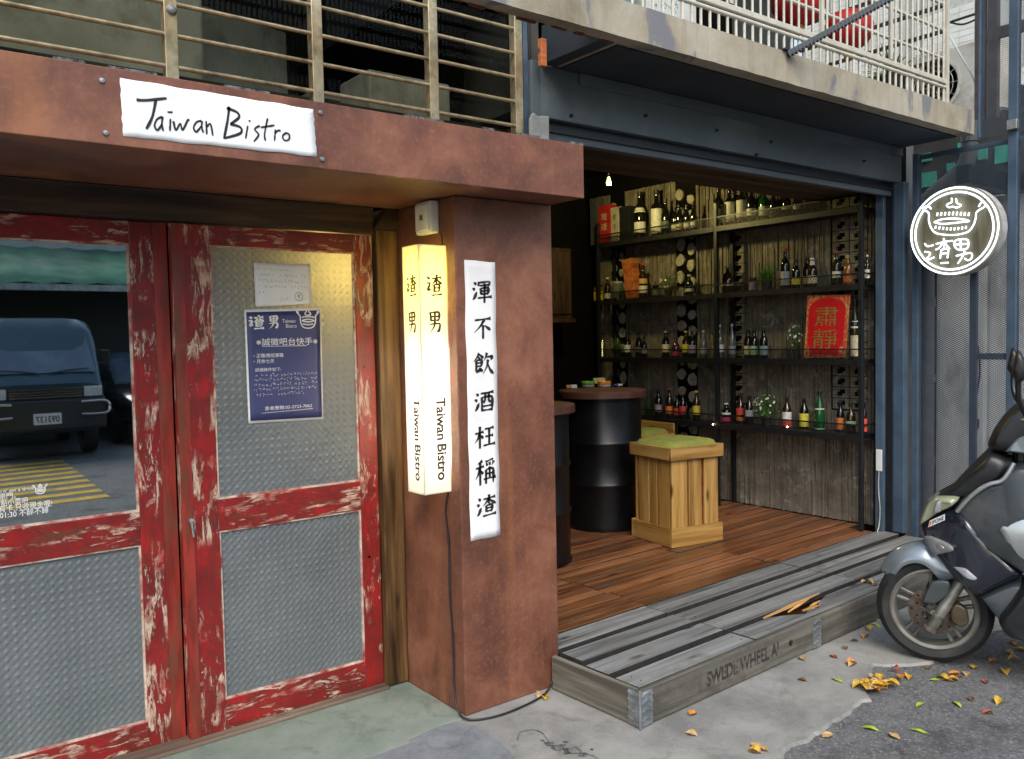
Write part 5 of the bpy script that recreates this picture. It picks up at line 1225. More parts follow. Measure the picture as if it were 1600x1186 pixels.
for rr_ in (NR-.012, NR-.040):
    MB().lathe([(rr_+.0058*math.cos(t_), -.008+.0058*math.sin(t_)) for t_ in [2*math.pi*i/8 for i in range(9)]], (sx,cen.y,cen.z), 72, 'x', cap=False).build('neon_ring', M['neon'], ns, smooth=60)
sm = lambda pts: smooth_path(pts, 6)
ntube(sm([(706,486),(690,468),(668,466),(652,488),(688,515),(690,570),(706,620),(736,655),(790,668),(860,672),(920,664),(974,645),(1008,600),(1024,550),(1032,506),(1086,470),(1090,448),(1068,436),(1044,470)]))
ntube(sm([(852,408),(852,436),(818,456),(830,474),(860,470),(890,476),(918,460),(890,442),(884,412)]))
ntube(sm([(728,580),(780,560),(850,554),(920,558),(976,572),(920,580),(850,588),(780,592),(728,580)]))
for i in range(9): ntube([(748+28*i, 536-6*math.sin(i*.38)),(752+28*i, 512-6*math.sin(i*.38))], .005)
for i in range(9): ntube([(740+27*i, 606+12*math.sin(i*.38)),(736+27*i, 626+12*math.sin(i*.38))], .005)
for s_ in ([(660,732),(680,752),(722,744)],[(660,790),(700,802),(672,850),(728,830)],[(742,736),(800,720),(858,712)],[(796,694),(798,760)],[(790,726),(762,764),(738,776)],[(802,730),(838,770)],[(778,778),(770,840)],[(778,778),(826,772),(822,836)],[(774,806),(824,800)],[(776,872),(830,868)],
           [(872,740),(874,716),(910,702),(960,704),(972,730),(962,766),(910,778),(880,762),(872,740)],[(914,704),(918,774)],[(878,740),(964,734)],[(884,820),(940,808),(990,800),(996,832),(970,852),(944,838)],[(946,786),(926,830),(896,876)]):
    ntube(sm(s_))
for a_ in (.8,2.4,4.0,5.5):
    MB().tube([(sx-.008,cen.y+math.cos(a_)*(NR-.012),cen.z+math.sin(a_)*(NR-.012)),(sx+.008,cen.y+math.cos(a_)*(NR-.026),cen.z+math.sin(a_)*(NR-.026))],.006,6).build('tube_clip', M['cable'], ns)
MB().bar((sx+.096,cen.y-.2,cen.z),(sx+.096,cen.y+.2,cen.z),.03,.02).build('mount', M['galv'], ns); MB().box(sx+.09,XF-.008,cen.y-.02,cen.y+.02,cen.z+.012,cen.z+.03).build('mount', M['galv'], ns)

# ------------------------------------------------------------------ alley behind the fence
XA = 6.55
aw = thing('alley_wall', 'pale ribbed metal wall behind the mesh fence', 'wall', (XA,2.6,0))
cw = MB(); n_ = 90; ys = [1.0+2.2*i/n_ for i in range(n_+1)]
cw.add([(XA+(.004 if i%15 == 0 else 0), y, z) for z in (0,2.5) for i,y in enumerate(ys)], [(i,i+1,n_+2+i,n_+1+i) for i in range(n_)])
cw.build('ribbed_sheet', flat('pale_sheet_metal', (.8,.81,.78), .55, .1, .1, 5, dirt=(.22,.2,.16), dscale=3, stretch=(1,1,.4)), aw, fix=False)
for y, z0, z1 in ((2.02,.0,2.5),(1.72,.6,2.5),(1.42,.0,2.5)): box('frame_bar', flat('dark_frame', (.04,.035,.035), .6), aw, XA-.06, XA-.005, y-.03, y+.03, z0, z1)
box('frame_bar', MATS['dark_frame'], aw, XA-.055, XA-.006, 1.45, 1.99, 1.62, 1.70); box('frame_bar', MATS['dark_frame'], aw, XA-.055, XA-.006, 1.45, 1.99, .62, .70)
bk = MB(); bk.box(5.9,6.7,3.6,3.7,0,2.5); bk.box(5.90,6.0,3.1,3.6,0,3.1); bk.box(XA+.03,XA+.15,.9,3.6,0,2.5)
tag(bk.build('wall_alley', flat('dim_alley_wall', (.12,.13,.13), .85, 0, .2, 3)), 'dim plastered walls closing the alley behind the fence', 'wall')
PG = flat('grey_pvc_pipe', (.13,.135,.135), .55, 0, .15, 8)
for lbl, px, r_ in (('thick grey drain pipe standing behind the fence next to the jamb',1425,.05),('second grey drain pipe behind the fence, away from the jamb',1449,.045)):
    p = onx(px, 600, 6.15); t = thing('drain_pipe', lbl, 'pipe', (6.15,p.y,0))
    MB().tube([(6.15,p.y,0),(6.15,p.y,2.45)], r_, 16).build('tube', PG, t, smooth=60)
    for z in (.6,1.2,1.75,2.2): MB().lathe([(r_,z-.03),(r_+.008,z-.03),(r_+.008,z+.03),(r_,z+.03)], (6.15,p.y,0), 16).build('collar', PG, t, smooth=40)
dp = thing('bent_pipe', 'slanting grey drain pipe above the neon sign behind the mesh', 'pipe', (6.2,2.9,2.4))
MB().tube(smooth_path([onx(1436,350,6.2),onx(1450,312,6.2),onx(1500,268,6.2),onx(1514,240,6.2),onx(1516,190,6.2)],5), .055, 14).build('tube', PG, dp, smooth=60)
MB().lathe([(.062,-.03),(.062,.03)], onx(1516,215,6.2), 14).build('collar', PG, dp)
ex = thing('hanging_cord', 'thin black cord with plug hanging on the pale wall', 'cord', (XA-.07,1.9,1.8))
cpx = [(1528,540),(1531,580),(1525,625),(1524,655),(1527,672)]; MB().tube(smooth_path([onx(*c, XA-.07) for c in cpx],6), .006, 6).build('wire', M['cable'], ex)
MB().obox(onx(1526,662,XA-.07),(.012,.015,.035)).build('plug', M['cable'], ex, bevel=.004)
rf = thing('alley_canopy', 'dark shaded alley roof with turquoise translucent sheets', 'roof', (6.4,2.6,2.5))
box('beam', M['black'], rf, 5.78, 7.2, 2.62, 2.70, 2.50, 2.62); box('beam', M['black'], rf, 6.5, 6.6, 1.0, 2.6, 2.52, 2.62); 
TQ = flat('turquoise_sheet', (.09,.5,.38), .4, 0, .2, 5)
box('recess_shade_board', M['darkroom'], rf, XA-.05, XA-.03, 1.0, 3.5, 2.505, 3.05)  # dark board added behind the sheets, stands in for the shadowed recess
for x0, y0, x1, y1 in ((1497,224,1507,238),(1529,226,1543,248),(1555,228,1582,252),(1431,243,1456,251),(1434,272,1463,290),(1480,256,1492,266)):
    a_ = onx(x0,y0,XA-.06); b_ = onx(x1,y1,XA-.06); box('turquoise_sheet', TQ, rf, XA-.07, XA-.055, min(a_.y,b_.y), max(a_.y,b_.y), min(a_.z,b_.z), max(a_.z,b_.z))

# houses further along the lane
def at(px, py, X): return onx(px, py, X)
nh = thing('tiled_house', 'white tiled neighbouring house beyond the balcony end', 'house', (9,3,0))
WT = flat('white_wall_tile', (.66,.66,.6), .4, 0, .05, 4, dirt=(.45,.42,.34), dscale=2)
box('wall', flat('tile_joint', (.45,.45,.41), .8), nh, 9.0, 9.3, -1.0, 6.0, 0, 8.0)
tile_me = MB().box(-.004,0,0,.148,0,.058).mesh('tile', WT)
ytop, cnt = None, 0
for j in range(40):
    z = 3.95+.062*j
    if z > 5.6: break
    for i in range(20):
        y = 1.6+.152*i
        if cnt < 290:
            o = bpy.data.objects.new('tile', tile_me); COL.objects.link(o); o.parent = nh; o.location = Vector((8.999,y,z))-parent_loc(nh); cnt += 1
rest = MB()
for j in range(64):
    for i in range(46):
        z = 2.5+.062*j; y = -1+.152*i
        if not (3.94 < z < 5.6 and 1.59 < y < 4.64): rest.box(8.995,8.999,y,y+.148,z,z+.058)
rest.build('tile_field', WT, nh, kind='stuff', fix=False)
rt = MB(); n_ = 48
tl = []
for i in range(n_+1):
    y = .4+3.4*i/n_; w_ = .03*math.sin(i*math.pi/2)
    tl += [(8.05,y,3.66+w_),(8.9,y,4.02+w_)]
rt.add(tl, [(2*i,2*i+1,2*i+3,2*i+2) for i in range(n_)]); o = rt.build('tin_roof', flat('white_tin_roof', (.62,.62,.6), .5, 0, .1, 8), nh, smooth=60, fix=False)
md = o.modifiers.new('t','SOLIDIFY'); md.thickness = .012
box('lower_wall', flat('cream_plaster', (.5,.5,.46), .8, 0, .1, 3), nh, 8.6, 8.99, 1.0, 4.5, 2.7, 3.8)
pa = onx(1500,128,7.9); ac_unit('white outdoor fan unit mounted beyond the balcony end', 7.9, pa.y+.06, pa.z-.34, .85, .62, .3, rot=R(-90))
br = thing('unit_shelf', 'steel shelf bracket carrying the white fan unit', 'bracket', (7.9,pa.y,pa.z-.38)); box('plate', M['galv'], br, 7.7, 8.6, pa.y-.45, pa.y+.5, pa.z-.37, pa.z-.345)
fnp = thing('lattice_mast', 'rusty steel mast standing beyond the mesh fence', 'mast', (6.9,2.0,0))
for px in (1532,1552): 
    p = onx(px, 100, 6.9); box('leg', flat('rusty_dark_steel', (.07,.055,.05), .7, 0, .3, 12), fnp, 6.88, 6.93, p.y-.035, p.y+.035, 2.6, 5.2)
pa1, pb1 = onx(1532,57,6.9), onx(1585,57,6.9); box('cross_bar', MATS['rusty_dark_steel'], fnp, 6.885, 6.925, pb1.y-.1, pa1.y, pa1.z-.05, pa1.z+.03)
gh = thing('green_house', 'dull green corrugated house side far behind the mesh', 'house', (9.5,.5,0)); box('wall', flat('dull_green_sheet', (.2,.25,.2), .6, 0, .15, 4), gh, 8.2, 8.5, -1.5, .9, 0, 6); box('roof', M['galv'], gh, 8.1, 8.6, -1.6, .95, 6, 6.1)
wr_ = thing('overhead_wire', 'pale cable sagging in front of the tiled house', 'cable', (7,2.6,4))
MB().tube(smooth_path([onx(1478,45,7.0),onx(1500,85,7.0),onx(1520,120,7.0),onx(1527,150,7.0)],6), .007, 6).build('strand', M['white_plastic'], wr_)
ow = thing('overhead_wire', 'black cable bundle looping across the tiled house wall', 'cable', (8.5,2.6,4))
MB().tube(smooth_path([onx(1484,35,8.5),onx(1505,28,8.5),onx(1530,20,8.5)],6), .012, 6).build('strand', M['cable'], ow); MB().tube(smooth_path([onx(1484,35,8.5),onx(1505,38,8.5),onx(1530,28,8.5)],6), .009, 6).build('strand', M['cable'], ow)

# ------------------------------------------------------------------ scooter (local: x forward, y its left side, z up)
sk = thing('scooter', 'dark grey and black motor scooter parked nose to the deck', 'scooter', (0,0,0))
SP = {'navy': flat('gloss_black_blue_paint', (.012,.015,.024), .16, 0, .1, 4, coat=1.0), 'grey': flat('metallic_blue_grey_paint', (.2,.235,.25), .24, .35, .08, 5, coat=.9),
      'dark': flat('grey_plastic_panel', (.04,.049,.052), .42, 0, .15, 8, .12, dirt=(.085,.085,.08), dscale=5, dlo=.48, dhi=.72), 'silver': flat('silver_paint', (.45,.47,.47), .3, .7, .08, 6, coat=.6), 'fork': flat('cast_alloy', (.30,.29,.25), .4, .75, .15, 20, .1, dirt=(.14,.11,.07), dscale=14),
      'rim': flat('bronze_grey_alloy', (.21,.2,.17), .38, .6, .15, 14, .08), 'disc': flat('brake_disc', (.12,.09,.07), .45, .7, .3, 30), 'black': flat('black_plastic', (.014,.015,.016), .38, 0, .15, 12, .05)}
def puff(name, poly, hw, mat, par=sk, e=.03, wf=None, v0=0.0, n=3, close=True, smooth=45, lay=5):
    """rounded solid: closed outline in (u,w), swelling to half width hw(u,w)"""
    P = smooth_path(list(poly)+[poly[0]], n)[:-1] if close else list(poly)
    k = len(P); cu, cw = sum(p[0] for p in P)/k, sum(p[1] for p in P)/k
    mr = sum(math.hypot(p[0]-cu,p[1]-cw) for p in P)/k; vs = []; L = 2*lay+1
    for i in range(L):
        th = -math.pi/2 + math.pi*i/(L-1); ins = 1 - min(.75, e/mr)*(1-math.cos(th)**.6 if math.cos(th) > 0 else 1)
        for p in P:
            u, w_ = cu+(p[0]-cu)*ins, cw+(p[1]-cw)*ins
            h_ = hw*(wf(p[0],p[1]) if wf else 1.0); vs.append((u, v0+h_*math.sin(th), w_))
    fs = [(i*k+j, i*k+(j+1)%k, (i+1)*k+(j+1)%k, (i+1)*k+j) for i in range(L-1) for j in range(k)] + [tuple(range(k-1,-1,-1)), tuple((L-1)*k+j for j in range(k))]
    return MB().add(vs, fs).build(name, mat, par, smooth=smooth)
WR = .25
def wheel(x, par, front=True):
    rd, wt = .186, .058
    t = MB().lathe([(rd,-.045),(rd+.02,-.055),(WR-.03,-.06),(WR-.008,-.04),(WR,-.012),(WR,.012),(WR-.008,.04),(WR-.03,.06),(rd+.02,.055),(rd,.045)], (x,0,WR), 56, 'y', cap=False).build('tyre', M['rubber'], par, smooth=50)
    rm = MB().lathe([(rd-.022,-.03),(rd-.018,-.05),(rd-.004,-.054),(rd+.004,-.05),(rd+.004,.05),(rd-.004,.054),(rd-.018,.05),(rd-.022,.03),(rd-.022,-.03)], (x,0,WR), 56, 'y').build('rim', SP['rim'], par, smooth=40)
    for i in range(5):
        a_ = 2*math.pi*i/5+.35; sp_ = MB()
        for s_ in (-1,1):
            d = Vector((math.cos(a_),0,math.sin(a_))); q_ = Vector((-math.sin(a_),0,math.cos(a_)))
            A = Vector((x,0,WR))+d*.035+q_*.012*s_; Bv = Vector((x,0,WR))+d*(rd-.018)+q_*.022*s_
            sp_.bar(A, Bv, .032, .016, tuple(q_))
        sp_.build('spoke', SP['rim'], rm, bevel=.004)
    MB().lathe([(0,-.05),(.03,-.05),(.042,-.03),(.042,.03),(.03,.05),(0,.05)], (x,0,WR), 20, 'y').build('hub', SP['rim'], rm, smooth=40)
    return t
wheel(0, sk); wheel(-1.36, sk)
dm = MB(); n_ = 40; 
dm.lathe([(.055,.062),(.108,.062),(.108,.067),(.055,.067),(.055,.062)], (0,0,WR), 40, 'y')
dm.build('brake_disc', SP['disc'], sk, smooth=30)
for i in range(5):
    a_ = 2*math.pi*i/5; MB().bar((math.cos(a_)*.02,.06,WR+math.sin(a_)*.02),(math.cos(a_)*.06,.064,WR+math.sin(a_)*.06),.006,.014).build('disc_arm', SP['disc'], sk)
hl = MB()
for i in range(16):
    a_ = 2*math.pi*i/16; hl.lathe([(0,.0678),(.006,.0678)], (math.cos(a_)*(.075 if i%2 else .092),0,WR+math.sin(a_)*(.075 if i%2 else .092)), 8, 'y')
hl.build('disc_hole', M['ink'], sk)
puff('caliper', [(-.135,.285),(-.095,.305),(-.07,.27),(-.075,.215),(-.115,.195),(-.145,.225)], .026, flat('bronze_caliper', (.10,.075,.045), .5, .5, .2, 20), e=.012, v0=.07)
for s_ in (1,-1):
    MB().tube([(-.112,.092*s_,.405),(-.06,.092*s_,.308),(-.055,.092*s_,.30),(.008,.092*s_,.18),(.014,.092*s_,.168)], [.024,.024,.027,.027,.022], 16).build('fork_leg', SP['fork'], sk, smooth=50)
    for q_ in (.06,.13): MB().tube([(-.055+q_*.5,.092*s_,.30-q_*.93),(-.055+q_*.5+.006,.092*s_,.30-q_*.93-.011)], .0305, 16).build('fork_collar', SP['fork'], sk, smooth=40)
MB().tube([(0,-.10,WR),(0,.10,WR)], .012, 10).build('axle', SP['fork'], sk)
# front mudguard following the tyre, tail rising to the fork
fg = MB(); rows = []
for i in range(25):
    a_ = R(33) + (R(128)-R(33))*i/24; r_ = WR+.022+.012*math.sin(i/24*math.pi); hwid = .082*(1-.6*(1-min(1,i/7))**2)
    if i/24 < .25: r_ -= .02*(1-(i/24)/.25)
    for j in range(13):
        b_ = -1+2*j/12; drop = .075*abs(b_)**2.2*(1.0 + 1.1*math.exp(-((i/24-.72)/.2)**2))
        rows.append((math.cos(a_)*(r_-drop+.03), b_*hwid*(1.0-.05*abs(b_)), WR+math.sin(a_)*(r_-drop+.03)))
fg.add(rows, [(i*13+j, i*13+j+1, (i+1)*13+j+1, (i+1)*13+j) for i in range(24) for j in range(12)])
o = fg.build('mudguard', SP['grey'], sk, smooth=50); md = o.modifiers.new('t','SOLIDIFY'); md.thickness = .004; md.offset = 0
for s_ in (1,-1): puff('fork_guard', [(.046,.295),(.020,.37),(.0,.40),(-.064,.405),(-.064,.36),(-.037,.32),(.0,.292)], .012, flat('guard_plastic', (.055,.065,.07), .4, .2, .1, 10, .1), e=.012, v0=.098*s_)
# nose and lower cowl
nosew = lambda u,w_: max(.25, min(1.0, .30 + .75*((.07-u)/.22) ))
puff('nose_cowl', [(.058,.622),(.052,.66),(-.03,.725),(-.10,.745),(-.16,.70),(-.22,.62),(-.36,.49),(-.345,.462),(-.244,.395),(-.184,.356),(-.117,.398),(-.072,.431),(-.003,.511),(.043,.578)], .185, SP['navy'], e=.05, wf=nosew, lay=7)
b_ = NB('headlight_lens'); b_.set(color=(.34,.36,.24), rough=.12, spec=.7, coat=1.0); HLM = b_.m
puff('headlight', [(-.008,.79),(-.115,.805),(-.075,.752),(-.02,.716),(.060,.640),(.052,.69),(.03,.75)], .15, HLM, e=.03, wf=lambda u,w_: max(.35, min(1,.45+.6*((.06-u)/.16))), lay=6)
for s_ in (1,-1):
    puff('reflector_bowl', [(-.012,.775),(-.06,.785),(-.04,.735),(.0,.715)], .014, SP['silver'], e=.01, v0=.11*s_)
    b2_ = MATS.get('signal_lens') or flat('signal_lens', (.2,.2,.195), .1, 0, .15, 20, coat=1.0)
    pass
def lens(name, poly, mat, side, lift=.005, dome=.010):
    """thin domed lens lying on the flank of the nose"""
    P = smooth_path(poly+[poly[0]], 4)[:-1]; k = len(P); cu, cw = sum(p[0] for p in P)/k, sum(p[1] for p in P)/k; vs = []
    for f_, d_ in ((1.0,-.02),(1.0,.0),(.86,.65),(.6,.92),(.3,1.0)):
        for p in P:
            u, w_ = cu+(p[0]-cu)*f_, cw+(p[1]-cw)*f_
            vs.append((u, side*(.185*nosew(u,w_)+lift+(dome*d_ if d_ >= 0 else d_)), w_))
    fs = [(a_*k+i,a_*k+(i+1)%k,(a_+1)*k+(i+1)%k,(a_+1)*k+i) for a_ in range(4) for i in range(k)] + [tuple(4*k+i for i in range(k)), tuple(range(k-1,-1,-1))]
    return MB().add(vs, fs).build(name, mat, sk, smooth=50)
RFM = flat('pale_reflector', (.33,.35,.36), .3, 0, .08, 20)
for s_ in (1,-1):
    lens('turn_signal', [(.040,.594),(.013,.604),(-.061,.587),(-.083,.565),(-.045,.540),(-.004,.526),(.024,.556)], b2_, s_)
    lens('signal_bulb', [(-.012,.575),(-.03,.578),(-.045,.566),(-.03,.556),(-.014,.560)], SP['silver'], s_, .014, .004)
    lens('reflector', [(-.084,.485),(-.128,.491),(-.168,.462),(-.174,.453),(-.160,.446),(-.128,.454)], RFM, s_, .004, .003)
# upper cowl, windshield base, handlebar cowl
puff('upper_cowl', [(-.006,.785),(-.063,.818),(-.125,.893),(-.214,.994),(-.246,1.016),(-.311,.98),(-.29,.92),(-.204,.845),(-.126,.79),(-.06,.775)], .17, SP['black'], e=.05, wf=lambda u,w_: max(.3,min(1,.45+.55*((-u)/.2))), lay=6)
puff('leg_shield', [(-.075,.73),(-.127,.816),(-.208,.870),(-.261,.892),(-.309,.955),(-.38,.95),(-.44,.80),(-.42,.60),(-.37,.485),(-.30,.52),(-.172,.596),(-.072,.668)], .20, SP['dark'], e=.03, lay=6, wf=lambda u,w_: max(.55,min(1,.6+.5*((-u-.07)/.2))))
for s_ in (1,-1):
    MB().tube(smooth_path([(-.311,.196*s_,.975),(-.29,.20*s_,.93),(-.262,.198*s_,.893),(-.213,.19*s_,.872),(-.15,.172*s_,.815),(-.095,.15*s_,.738)],5), [.010]*26, 8).build('trim_strip', SP['silver'], sk, smooth=60)
puff('handlebar_cowl', [(-.215,1.03),(-.225,1.008),(-.274,1.002),(-.40,1.0),(-.46,1.06),(-.44,1.18),(-.39,1.235),(-.345,1.228),(-.326,1.215),(-.283,1.165),(-.24,1.095)], .16, SP['black'], e=.05, lay=6)
puff('cowl_panel', [(-.27,1.012),(-.31,1.075),(-.36,1.10),(-.44,1.10),(-.45,1.02),(-.36,1.004)], .166, SP['grey'], e=.02)
MB().tube([(-.33,0,.72),(-.345,0,1.02)], .035, 12).build('steering_column', SP['black'], sk)
for s_ in (1,-1):
    MB().tube([(-.37,.10*s_,1.14),(-.40,.22*s_,1.16),(-.42,.26*s_,1.165)], .014, 10).build('handlebar', SP['black'], sk, smooth=60)
    MB().tube([(-.42,.25*s_,1.163),(-.45,.37*s_,1.17)], .019, 12).build('grip', M['rubber'], sk, smooth=60)
    MB().tube(smooth_path([(-.36,.25*s_,1.175),(-.33,.33*s_,1.17),(-.36,.40*s_,1.17)],5), .005, 6).build('brake_lever', SP['fork'], sk, smooth=60)
    MB().tube(smooth_path([(-.36,.19*s_,1.17),(-.325,.26*s_,1.25),(-.322,.28*s_,1.335)],5), .011, 8).build('mirror_stem', SP['black'], sk, smooth=60)
    puff('mirror', [(-.30,.1),(0,0)] and [(-.296,1.36),(-.306,1.42),(-.318,1.462),(-.336,1.44),(-.352,1.39),(-.348,1.345),(-.32,1.325)], .075, SP['black'], e=.03, v0=.29*s_)
# tunnel, floor, belly, seat and tail
puff('tunnel_cover', [(-.241,.685),(-.273,.728),(-.36,.765),(-.50,.74),(-.60,.62),(-.60,.50),(-.40,.52),(-.306,.562)], .15, SP['silver'], e=.04, v0=0, wf=lambda u,w_: 1.35)
puff('tank_pad', [(-.34,.71),(-.42,.77),(-.55,.755),(-.60,.66),(-.44,.64)], .17, SP['dark'], e=.04, wf=lambda u,w_:1.25)
puff('belly_panel', [(-.175,.36),(-.313,.445),(-.37,.43),(-.42,.36),(-.42,.26),(-.34,.235),(-.262,.258),(-.22,.30)], .16, SP['dark'], e=.04)
puff('floorboard', [(-.262,.30),(-.30,.36),(-.345,.44),(-.40,.46),(-.43,.36),(-.85,.36),(-.92,.30),(-.88,.225),(-.40,.205),(-.272,.228)], .235, SP['black'], e=.03)
puff('seat', [(-.58,.74),(-.66,.80),(-.80,.80),(-.95,.84),(-1.10,.89),(-1.35,.90),(-1.50,.87),(-1.48,.81),(-1.1,.79),(-.8,.72),(-.62,.69)], .15, M['rubber'], e=.04)
puff('tail_body', [(-.55,.66),(-.62,.69),(-.85,.72),(-1.1,.785),(-1.48,.81),(-1.64,.79),(-1.60,.70),(-1.38,.60),(-1.1,.52),(-.86,.38),(-.6,.40)], .20, SP['navy'], e=.05)
puff('engine_case', [(-.9,.36),(-1.0,.40),(-1.3,.36),(-1.46,.30),(-1.44,.22),(-1.2,.20),(-.95,.22)], .06, SP['fork'], e=.02, v0=.12)
puff('tail_lamp', [(-1.60,.78),(-1.66,.78),(-1.64,.71),(-1.60,.70)], .10, flat('red_lens', (.4,.01,.01), .2), e=.01)
MB().tube([(-1.0,-.16,.24),(-1.2,-.18,.28),(-1.55,-.19,.36)], [.03,.05,.05], 14).build('exhaust', SP['fork'], sk, smooth=60)
MB().tube([(-.75,.10,.24),(-.70,.22,.012)], .011, 8).build('side_stand', SP['black'], sk)
puff('rear_mudguard', [(-1.50,.60),(-1.66,.56),(-1.72,.40),(-1.69,.39),(-1.63,.52),(-1.5,.56)], .06, SP['black'], e=.012)
stk = MB(); c_ = [Vector((.022,.118,.650)),Vector((-.047,.148,.695)),Vector((-.047,.146,.722)),Vector((.016,.116,.680))]
stk.add(c_+[v+Vector((0,-.003,0)) for v in c_], [(0,1,2,3),(7,6,5,4),(0,4,5,1),(1,5,6,2),(2,6,7,3),(3,7,4,0)]); 
stq = stk.build('sticker', M['white_print'], sk)
sl2 = MB()
def sf2(u, v): 
    p = c_[0]*(1-u)*(1-v)+c_[1]*u*(1-v)+c_[2]*u*v+c_[3]*(1-u)*v; return p+Vector((.0008,.0018,0))
put_text(sl2, 'IPONE', sf2, .58, .5, .95, .72, .02); sl2.build('lettering', M['ink'], stq, fix=False)
o = MB().sheet([sf2(.04,.12),sf2(.16,.12),sf2(.16,.88),sf2(.04,.88)]).build('sticker_mark', lab('O'), stq, fix=False)
sk.location = (3.96,1.94,-.002); sk.rotation_euler = (0,0,R(114))

# ------------------------------------------------------------------ fallen leaves
LM = {'yellow': flat('leaf_yellow', (.5,.3,.03), .6, 0, .3, 60), 'orange': flat('leaf_orange', (.45,.17,.025), .65, 0, .3, 60), 'tan': flat('leaf_tan', (.42,.27,.11), .7, 0, .25, 60), 'green': flat('leaf_lime', (.3,.42,.03), .55, 0, .2, 50), 'red': flat('leaf_russet', (.3,.06,.025), .65, 0, .3, 60), 'brown': flat('leaf_brown', (.13,.07,.03), .75, 0, .3, 60)}
LADJ = {'yellow':'small golden yellow','orange':'small curled orange','tan':'small dry tan','green':'fresh lime green','red':'small russet red','brown':'small shrivelled brown'}
def leaf_mesh(kind, seed):
    rnd = random.Random(seed); L = {'green':.062,'yellow':.055,'orange':.05,'tan':.052,'red':.04,'brown':.038}[kind]*rnd.uniform(.85,1.15); mb = MB(); n = 7; rows = []
    curl = rnd.uniform(.2,.9) if kind != 'green' else .15; tw = rnd.uniform(-.6,.6); bend = rnd.uniform(-.5,.8); ph = rnd.uniform(0,6)
    for i in range(n+1):
        t_ = i/n; wd_ = L*(.17 if kind == 'green' else .34)*math.sin(math.pi*min(1,t_*.97+.02))**.8
        for s_ in (-1,-.5,0,.5,1):
            zz = curl*abs(s_)**1.6*wd_*.9 + bend*L*.25*math.sin(math.pi*t_) + .1*wd_*math.sin(s_*5+t_*9+ph); a_ = tw*(t_-.5)
            rows.append(((t_-.5)*L, s_*wd_*math.cos(a_), zz + s_*wd_*math.sin(a_)))
    zmin = min(r_[2] for r_ in rows); rows = [(a_,b_,c_-zmin+.0015) for a_,b_,c_ in rows]
    mb.add(rows, [(i*5+j,i*5+j+1,(i+1)*5+j+1,(i+1)*5+j) for i in range(n) for j in range(4)])
    mb.tube([(-L*.5,0,rows[2][2]),(-L*.72,.003,.003)], .0008, 4)
    return mb.mesh('fallen_leaf', LM[kind], smooth=60, fix=False)
lv = {k: [leaf_mesh(k, i*7+len(k)) for i in range(4)] for k in LM}
def leaf(px, py, kind, place, z=None, zadd=0):
    p = onz(px, py, 0.0 if z is None else z); o = bpy.data.objects.new('fallen_leaf', random.choice(lv[kind])); COL.objects.link(o)
    gz = -.012 if (z is None and p.y < 1.84+.02*p.x) else (0 if z is None else z)
    p = onz(px, py, gz); o.location = (p.x,p.y,gz+zadd+.0005); o.rotation_euler = (random.uniform(-.15,.15),random.uniform(-.15,.15),random.uniform(0,6.28))
    tag(o, LADJ[kind]+' leaf fallen '+place, 'leaf', 'fallen leaves '+place)
asp = 'on the grey asphalt'; con = 'on the pale concrete strip by the deck'
E6 = lambda x,y: (1000+x/2.667, 850+y/2.667)
for x, y, k, pl0 in [(220,712,'orange',con),(215,795,'tan',con),(478,868,'tan',con),(512,857,'tan',con),(675,570,'brown',con),(805,473,'red',con),(882,508,'tan',con),(880,500,'orange',con),(675,482,'tan',con),(950,355,'yellow',con),(940,390,'orange',con),(895,408,'brown',con),(855,437,'brown',con),(985,340,'green',con),(972,318,'green',con),(820,570,'green',con),
    (1165,672,'green',asp),(1320,672,'green',asp),(958,773,'green',asp),(1160,782,'green',asp),(780,803,'tan',asp),(1058,806,'tan',asp),(1450,712,'red',asp),(1500,662,'yellow',asp),(1522,538,'yellow',asp),(1395,520,'yellow',asp),(1230,492,'orange',asp),(1475,492,'orange',asp),(1555,418,'orange',asp),(1590,445,'yellow',asp),(1535,455,'tan',asp),(1560,487,'tan',asp),(1065,525,'red',asp),(1085,558,'orange',asp),(1125,560,'yellow',asp),(1230,568,'green',asp),(1260,565,'yellow',asp),(1285,572,'tan',asp),(1305,570,'yellow',asp),(1310,545,'orange',asp),(1330,555,'brown',asp),(1360,545,'tan',asp),(1440,578,'red',asp),(1380,650,'brown',asp),(1200,520,'brown',asp)]:
    leaf(*E6(x,y), k, pl0)
for i in range(26):
    leaf(*E6(random.gauss(965,46), random.gauss(596,13)), random.choice(('yellow','orange','yellow','tan')), 'in the heap at the asphalt edge', zadd=random.uniform(0,.018))
leaf(*E6(955,165), 'tan', 'on the grey deck planks by the scooter', z=.151); leaf(*E6(980,172), 'brown', 'on the grey deck planks by the scooter', z=.151); leaf(*E6(935,160), 'tan', 'on the grey deck planks by the scooter', z=.151)
leaf(852,1092,'yellow','beside the black cable at the pillar foot'); leaf(845,1090,'tan','beside the black cable at the pillar foot')
leaf(1180,1175,'yellow','on the pale concrete strip by the deck') ; leaf(1182,1168,'tan','on the pale concrete strip by the deck')

